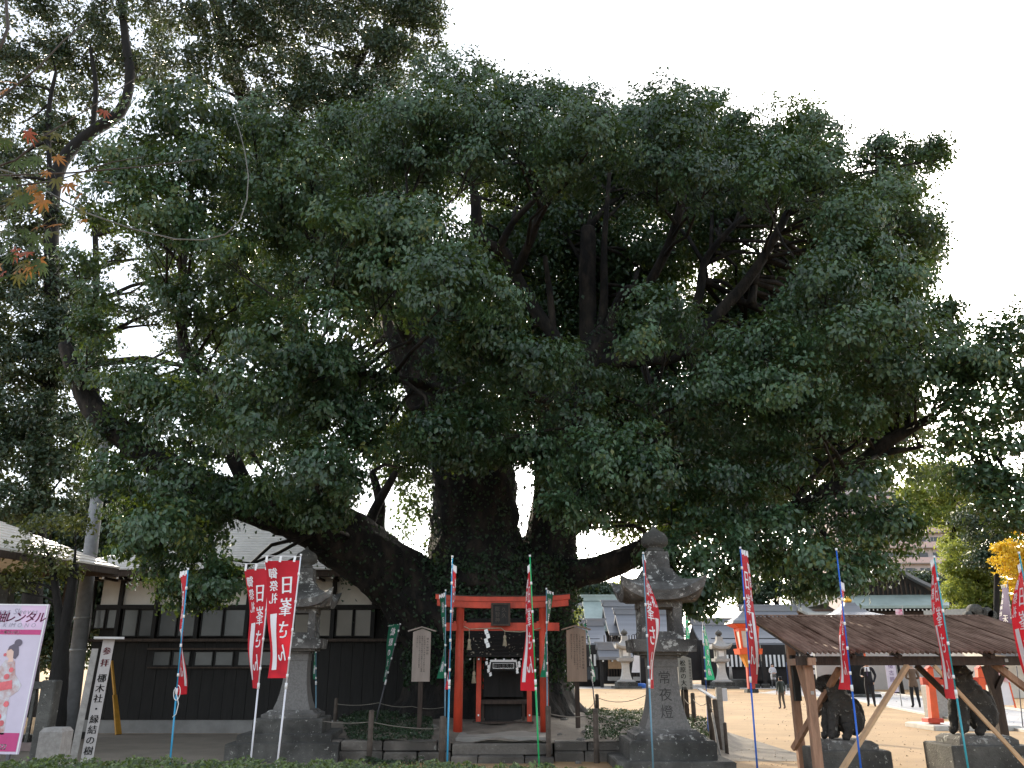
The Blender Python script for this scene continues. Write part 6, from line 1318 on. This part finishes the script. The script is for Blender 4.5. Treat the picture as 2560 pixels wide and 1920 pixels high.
g = gp(1988, 1720); mb = MB(); mb.cbox(g.x - .35, g.x + .35, g.y, g.y + .6, 0, 1.9, .08); tag(mb.build('blue_bin', mat('blue_enamel', (.03, .09, .25), .4, .1), None, tuple(g)), 'blue cabinet glimpsed beside the shelter rear post', 'cabinet')
g = gp(2150, 1742); mb = MB(); mb.tube([g, g + Vector((-.05, 0, 1.5)), g + Vector((-.1, 0, 2.7))], [.66, .56, .5], 14, noise=.04); bt = empty('timber_column', g, 'thick black column left of the man in the suit', 'column'); mb.build('shaft', M_BARKD, bt); mb = MB(); mb.cbox(g.x - .85, g.x + .85, g.y - .8, g.y + .8, 0, .16, .03); mb.build('foot_stone', M_STONE2, bt)
g = gp(2250, 1735); mb = MB(); mb.tube([g, g + Vector((-.1, 0, 2.7))], [.28, .22], 12, noise=.04); bt = empty('timber_column', g, 'slim dark column right of the lilac banner', 'column'); mb.build('shaft', M_BARKD, bt)
wl = MB(); y_ = 62; wl.box(Xat(2040, 1665, y_), Xat(2700, 1665, y_), y_, y_ + .3, 0, Zat(1610, y_)); tag(wl.build('court_house_wall', mat('pale_house_wall', (.42, .41, .39), .9, .08, .6)), 'long pale grey wall closing the court behind the two men', 'wall')
g = gp(2540, 1735); LV = empty('lattice_window_front', g, 'dark framed window front with pale bench at the right edge', 'window front')
for i in range(5): mb = MB(); mb.box(g.x - 1.6 + i * .9, g.x - 1.5 + i * .9, g.y, g.y + .1, .6, 3.2); mb.build('mullion', M_PALE, LV)
for z in (.6, 1.5, 3.2): mb = MB(); mb.box(g.x - 1.6, g.x + 2.1, g.y + .01, g.y + .09, z, z + .1); mb.build('rail', M_PALE, LV)
mb = MB(); mb.box(g.x - 1.6, g.x + 2.1, g.y + .12, g.y + .2, 0, 3.3); mb.build('dark_glass', M_HALLW, LV)
mb = MB(); mb.box(g.x - 1.8, g.x + 2.3, g.y - 1.0, g.y - .1, .42, .55); mb.build('bench', M_NEWT, LV); mb = MB(); mb.box(g.x - 1.7, g.x + 2.2, g.y - .9, g.y - .2, 0, .42); mb.build('bench_front', mat('red_cloth', (.45, .10, .07), .8, .2), LV)
# pink hanging banner on the gabled hall
a = P(2246, 1523, 60); mb = MB(); PB = empty('pink_streamer', (a.x, 60, 0), 'small bright pink and white streamer before the gabled hall', 'banner'); mb.box(a.x - .22, a.x + .25, 60, 60.02, Zat(1560, 60), a.z); mb.build('cloth', mat('pink_cloth', (.75, .10, .28), .8, .3, 3, col2=(.85, .75, .8)), PB); mb = MB(); mb.tube([(a.x + .3, 60, 0), (a.x + .3, 60, a.z + .25)], .03, 6); mb.build('pole', M_PALE, PB)
# apartment block
AY = 165; a, b = Xat(2085, 1300, AY), Xat(2425, 1300, AY); zt = Zat(1222, AY)
AP = empty('apartment_block', ((a + b) / 2, AY, 0), 'pale pinkish apartment block rising far behind the trees', 'building')
mb = MB(); mb.box(a, b, AY, AY + 16, 0, zt); mb.build('wall', mat('pinkish_render', (.50, .44, .43), .9, .06, .2), AP)
mb = MB(); mb.box(a + 7, a + 14, AY + 2, AY + 9, zt, zt + 2.5); mb.build('roof_house', mat('grey_render', (.42, .41, .40), .9, .05), AP)
fl = 3.0; nfl = int(zt / fl); m_band = mat('grey_balcony', (.36, .34, .34), .9, .06); m_win = mat('dark_window', (.05, .055, .065), .15, .1)
for k in range(4, nfl):
    z = zt - (nfl - k) * fl + .2
    mb = MB(); mb.box(a - .2, b + .2, AY - 1.3, AY - .02, z - .15, z); s_ = mb.build('balcony', m_band, AP); mb = MB(); mb.box(a - .2, b + .2, AY - 1.35, AY - 1.25, z, z + 1.05); mb.build('balcony_front', mat('pink_parapet', (.55, .42, .40), .9, .05), s_)
    for i in range(9): x = a + 1 + i * (b - a - 3) / 8.2; mb = MB(); mb.box(x, x + 1.9, AY - .06, AY - .01, z + .2, z + 2.1); mb.build('window', m_win, AP)

# ================================================================== people
def person(label, base, h, yaw, cols, arms='down', hair='short', tilt=0.0, bag=None, coat=0.0):
    """cols: top, trousers, skin, shoes, hair, shirt"""
    s = h / 1.72; V = []; E = []
    def ad(p, r, par=None):
        V.append(((p[0] * s, p[1] * s, p[2] * s), r * s)); i = len(V) - 1
        if par is not None: E.append((par, i))
        return i
    pel = ad((0, 0, .94), (.155)); w = ad((0, -.005, 1.10), .145, pel); ch = ad((0, 0, 1.30), .165, w); sh = ad((0, .01, 1.43), .11, ch); nk = ad((0, 0, 1.50), .055, sh); hd = ad((0, -.01, 1.58), .085, nk); tp = ad((0, -.005, 1.655), .078, hd)
    nose = ad((0, -.105, 1.575), .016, hd)
    for sx in (-1, 1): ad((sx * .088, 0, 1.58), .014, hd)
    for sx in (-1, 1):
        hp = ad((sx * .095, 0, .86), .105, pel); kn = ad((sx * .105, -.02 - (.05 if sx > 0 else 0), .49), .072, hp); an = ad((sx * .115, .015 + (.05 if sx < 0 else -.03), .10), .05, kn); ft = ad((sx * .125, -.03 + (.05 if sx < 0 else -.03), .045), .045, an); ad((sx * .14, -.16 + (.05 if sx < 0 else -.03), .035), .038, ft)
        sd = ad((sx * .185, .01, 1.40), .072, sh)
        if arms == 'down' : el, ha = (sx * .255, .03, 1.13), (sx * .27, -.03, .88)
        elif arms == 'front': el, ha = (sx * .25, .02, 1.13), (sx * .09, -.24, 1.09)
        else: el, ha = (sx * .27, .06, 1.14), ((sx * .20, -.08, .93) if sx > 0 else (sx * .20, -.22, 1.12))
        e_ = ad(el, .052, sd); k = ad(ha, .036, e_)
        d = (Vector(ha) - Vector(el)).normalized(); pm = Vector(ha) + d * .05; pa = ad(tuple(pm), .034, k)
        pr = d.cross(Vector((0, 1, 0))).normalized() if abs(d.y) < .9 else Vector((1, 0, 0))
        for f_, (o, L) in enumerate(((-.027, .055), (-.009, .07), (.009, .066), (.027, .05))):
            q = pm + pr * o + d * .03; i1 = ad(tuple(q + d * L * .4), .010, pa); ad(tuple(q + d * L + Vector((0, -.012, 0))), .008, i1)
        t = ad(tuple(pm + pr * (-.04 * sx) + Vector((0, -.02, 0))), .011, pa); ad(tuple(pm + pr * (-.045 * sx) + d * .04 + Vector((0, -.03, 0))), .009, t)
    me = skin_mesh('body', V, E, 1)
    e = empty('person', base, label, 'person', 'people in the shrine court', yaw)
    top, tro, ski, sho, hai, shi = [mat('cloth_%d' % (abs(hash(tuple(c))) % 99999), c, .85, .08, 8) for c in cols]
    ob = link('body', me, [top, tro, ski, sho, shi], e)
    hem = .84 - coat
    for p in me.polygons:
        c = p.center / s; r = math.hypot(c.x, 0)
        if c.z < .085: k = 3
        elif c.z < hem and abs(c.x) < .235: k = 1
        elif c.z > 1.475: k = 2
        else: k = 0
        if abs(c.x) > .2 and c.z < .905 and arms == 'down': k = 2
        if arms != 'down' and c.y < -.2 and c.z > .8: k = 2
        if arms == 'pocket' and c.x > .17 and c.z < .9 and c.y < -.06: k = 2
        if k == 0 and abs(c.x) < .045 * (1 + (c.z - 1.1) * 1.2) and c.y < -.05 and 1.1 < c.z < 1.49 and shi.name != top.name: k = 4
        p.material_index = k
    hm = MB(); prof = [(1.50 if hair == 'long' else 1.565, .06), (1.585, .098), (1.63, .103), (1.68, .088), (1.72, .05), (1.738, .012)]
    rings = []
    for z, r in prof:
        rings.append([((r * math.cos(a_)) * s, (r * 1.05 * math.sin(a_) + .018 + (.03 if (math.sin(a_) < -.3 and z < 1.66) else 0)) * s, z * s) for a_ in [i * math.pi / 6 for i in range(12)]])
    hm.loft(rings, 0, True); link('hair', hm.mesh('hair'), hai, e)
    fc = MB()
    for sx in (-1, 1): fc.box((sx * .032 - .01) * s, (sx * .032 + .01) * s, -.098 * s, -.09 * s, 1.592 * s, 1.60 * s)
    fc.box(-.02 * s, .02 * s, -.098 * s, -.088 * s, 1.535 * s, 1.542 * s); o = link('face_marks', fc.mesh('f'), mat('face_dark', (.08, .04, .035), .8, .1), e); o['kind'] = 'stuff'
    return e
SK = (.55, .36, .27); BK = (.012, .012, .014)
g = gp(2180, 1766); e = person('man in a dark suit and white shirt standing beyond the shelter', g, 108 * mpp(1710, g.y), R(-28), [(.012, .012, .018), (.012, .012, .018), SK, BK, BK, (.8, .8, .82)], 'pocket')
tm = MB(); s = 108 * mpp(1710, g.y) / 1.72; tm.prism([(-.018 * s, -.172 * s, 1.44 * s), (.018 * s, -.172 * s, 1.44 * s), (.026 * s, -.178 * s, 1.16 * s), (0, -.178 * s, 1.12 * s), (-.026 * s, -.178 * s, 1.16 * s)], (0, .006 * s, 0)); link('tie', tm.mesh('tie'), mat('dark_tie', (.05, .03, .08), .6, .1), e)
g = gp(2292, 1769); person('man in a brown jacket seen from behind, beside the red torii post', g, 106 * mpp(1710, g.y), R(170), [(.14, .09, .06), BK, SK, BK, (.35, .33, .32), (.14, .09, .06)], 'front', coat=.04)
g = gp(1936, 1723); e = person('woman in a white jacket with a grey bag, standing in the far court', g, 60 * mpp(1690, g.y), R(10), [(.52, .55, .60), (.06, .065, .07), SK, (.6, .6, .6), (.02, .018, .016), (.52, .55, .60)], 'front', 'long', coat=.16)
s = 60 * mpp(1690, g.y) / 1.72; mb = MB(); mb.loft([[(a_ * s, b_ * s, z * s) for a_, b_ in ((-.13, -.30), (.13, -.30), (.13, -.18), (-.13, -.18))] for z in (.80, .98, 1.02)]); hb = bpy.data.objects.new('shoulder_bag', mb.mesh('shoulder_bag')); COL.objects.link(hb); hb.data.materials.append(mat('grey_bag', (.09, .09, .085), .8, .2)); hb.location = g; tag(hb, 'grey bag held in front by the woman in white', 'bag')
g = gp(1957, 1772); person('child in a dark top with red trim, half hidden by the shelter post', g, 76 * mpp(1730, g.y), R(200), [(.03, .045, .045), (.10, .09, .08), SK, (.08, .03, .05), BK, (.35, .03, .04)], 'down', 'long')

# ================================================================== maple spray near the camera, and the bent cane
MP = empty('maple_branch', P(-160, 470, 3.2), 'near maple spray with green and orange leaves hanging in at the left edge', 'branch')
M_TWIG = mat('maple_twig', (.06, .05, .045), .8, .2)
def twig(pts, r0, r1):
    q = [P(*p) for p in pts]; n = len(q); mb = MB(); mb.tube(q, [r0 + (r1 - r0) * i / (n - 1) for i in range(n)], 6); mb.build('twig', M_TWIG, MP)
twig([(-160, 470, 3.2), (-20, 440, 3.2), (180, 432, 3.2), (370, 415, 3.2), (505, 398, 3.2)], .006, .002)
twig([(-160, 470, 3.2), (40, 400, 3.1), (110, 340, 3.1), (240, 260, 3.1), (370, 175, 3.1)], .006, .0015)
twig([(-160, 300, 3.0), (0, 245, 3.0), (100, 165, 3.0), (160, 100, 3.0), (215, 55, 3.0)], .006, .002)
twig([(-160, 520, 3.1), (0, 470, 3.1), (140, 452, 3.1), (280, 405, 3.1), (360, 392, 3.1)], .005, .0015)
twig([(-160, 560, 3.1), (-20, 520, 3.1), (60, 505, 3.1), (130, 490, 3.1)], .004, .0015)
twig([(-160, 150, 3.0), (0, 120, 3.0), (20, 70, 3.0), (15, 0, 3.0), (5, -60, 3.0)], .009, .006)
MLEAF = {k: mat('maple_' + k, c, .5, .2, 40) for k, c in dict(green=(.06, .095, .025), olive=(.11, .105, .022), orange=(.30, .13, .03), red=(.28, .07, .035)).items()}
for k, m in MLEAF.items():
    n_ = m.node_tree.nodes; l_ = m.node_tree.links; tr = n_.new('ShaderNodeBsdfTranslucent'); l_.new(n_['Color Ramp'].outputs[0] if 'Color Ramp' in n_ else n_['ColorRamp'].outputs[0], tr.inputs[0]); mx = n_.new('ShaderNodeMixShader'); mx.inputs[0].default_value = .5
    l_.new(n_['Principled BSDF'].outputs[0], mx.inputs[1]); l_.new(tr.outputs[0], mx.inputs[2]); l_.new(mx.outputs[0], n_['Material Output'].inputs[0])
def maple_mesh(k):
    v = [(0, 0, 0)]; f = []; rg_ = random.Random(k)
    for i, (a, L) in enumerate(((-110, .5), (-70, .8), (-33, .95), (0, 1.05), (33, .95), (70, .8), (110, .5))):
        a = R(a + rg_.uniform(-4, 4)); d = Vector((math.sin(a), math.cos(a), 0)); n = Vector((d.y, -d.x, 0)); b = len(v)
        dr = -.18 * L
        v += [tuple(d * .3 * L + n * .085), tuple(d * .62 * L + n * .10 + Vector((0, 0, dr * .4))), tuple(d * L + Vector((0, 0, dr))), tuple(d * .62 * L - n * .10 + Vector((0, 0, dr * .4))), tuple(d * .3 * L - n * .085)]
        f += [(0, b, b + 4), (b, b + 1, b + 3, b + 4), (b + 1, b + 2, b + 3)]
    me = bpy.data.meshes.new('maple_leaf'); me.from_pydata(v, [], f); me.update(); return me
mms = {c: [maple_mesh(i) for i in range(3)] for c in MLEAF}
for c in mms:
    for me in mms[c]: me.materials.append(MLEAF[c])
rg = random.Random(33)
spots = [(20, 350, 'olive'), (110, 345, 'olive'), (70, 330, 'red'), (125, 370, 'olive'), (95, 395, 'green'), (40, 400, 'green'), (10, 400, 'green'), (120, 430, 'orange'), (170, 460, 'orange'), (200, 485, 'orange'), (110, 500, 'orange'), (95, 480, 'orange'), (270, 455, 'orange'), (110, 530, 'olive'), (130, 545, 'olive'), (30, 500, 'olive'), (50, 540, 'green'), (20, 560, 'green'), (90, 590, 'green'), (120, 610, 'green'), (70, 630, 'red'), (40, 625, 'red'), (20, 600, 'green'), (145, 560, 'orange'), (60, 660, 'olive'), (10, 680, 'red'), (260, 277, 'red'), (25, 205, 'orange'), (10, 225, 'orange'), (60, 575, 'green'), (-10, 460, 'green'), (0, 320, 'olive'), (190, 440, 'olive'), (205, 520, 'olive'), (0, 540, 'olive'), (30, 450, 'green'), (-20, 620, 'red'), (130, 580, 'olive'), (215, 550, 'orange')]
for _ in range(55):
    y = rg.uniform(330, 700); spots.append((rg.uniform(-40, 150) * (1 if y < 600 else .75), y, rg.choice(['green', 'green', 'green', 'olive', 'olive', 'orange'])))
for (x, y, c) in spots:
    Y = 3.1 + rg.uniform(-.15, .15); p = P(x, y, Y); o = bpy.data.objects.new('maple_leaf', mms[c][rg.randrange(3)]); COL.objects.link(o); o.parent = MP; o.location = p - MP.location
    sc_ = rg.uniform(.045, .075); o.scale = (sc_ * rg.uniform(.6, 1), sc_, sc_); o.rotation_euler = (R(rg.uniform(55, 120)), R(rg.uniform(-40, 40)), R(rg.uniform(120, 240) if rg.random() < .8 else rg.uniform(0, 360)))
    o.rotation_euler = (Matrix.Rotation(R(rg.uniform(-50, 50)), 3, 'Z') @ Matrix.Rotation(R(rg.uniform(-70, 20)), 3, 'X') @ Matrix.Rotation(R(rg.uniform(130, 230)), 3, 'Y') @ Matrix.Rotation(R(90), 3, 'X')).to_euler()
    st = MB(); st.tube([p, p + Vector((-.02, .01, .03))], .0009, 4); st.build('leaf_stalk', M_TWIG, MP)
cn = [(-80, 400, 3.3), (30, 432, 3.3), (120, 480, 3.3), (210, 530, 3.3), (330, 572, 3.3), (440, 598, 3.3), (510, 600, 3.3), (565, 585, 3.3), (600, 550, 3.3), (617, 500, 3.3), (621, 440, 3.3), (612, 380, 3.3), (600, 330, 3.3), (585, 285, 3.3)]
q = [P(*c) for c in cn]; mb = MB(); mb.tube(q, [.0042 - .0024 * i / (len(q) - 1) for i in range(len(q))], 7); tag(mb.build('bent_cane', mat('grey_cane', (.12, .12, .11), .6, .2), None, tuple(q[0])), 'thin grey cane bent in a long loop, hanging in from the left edge', 'cane')
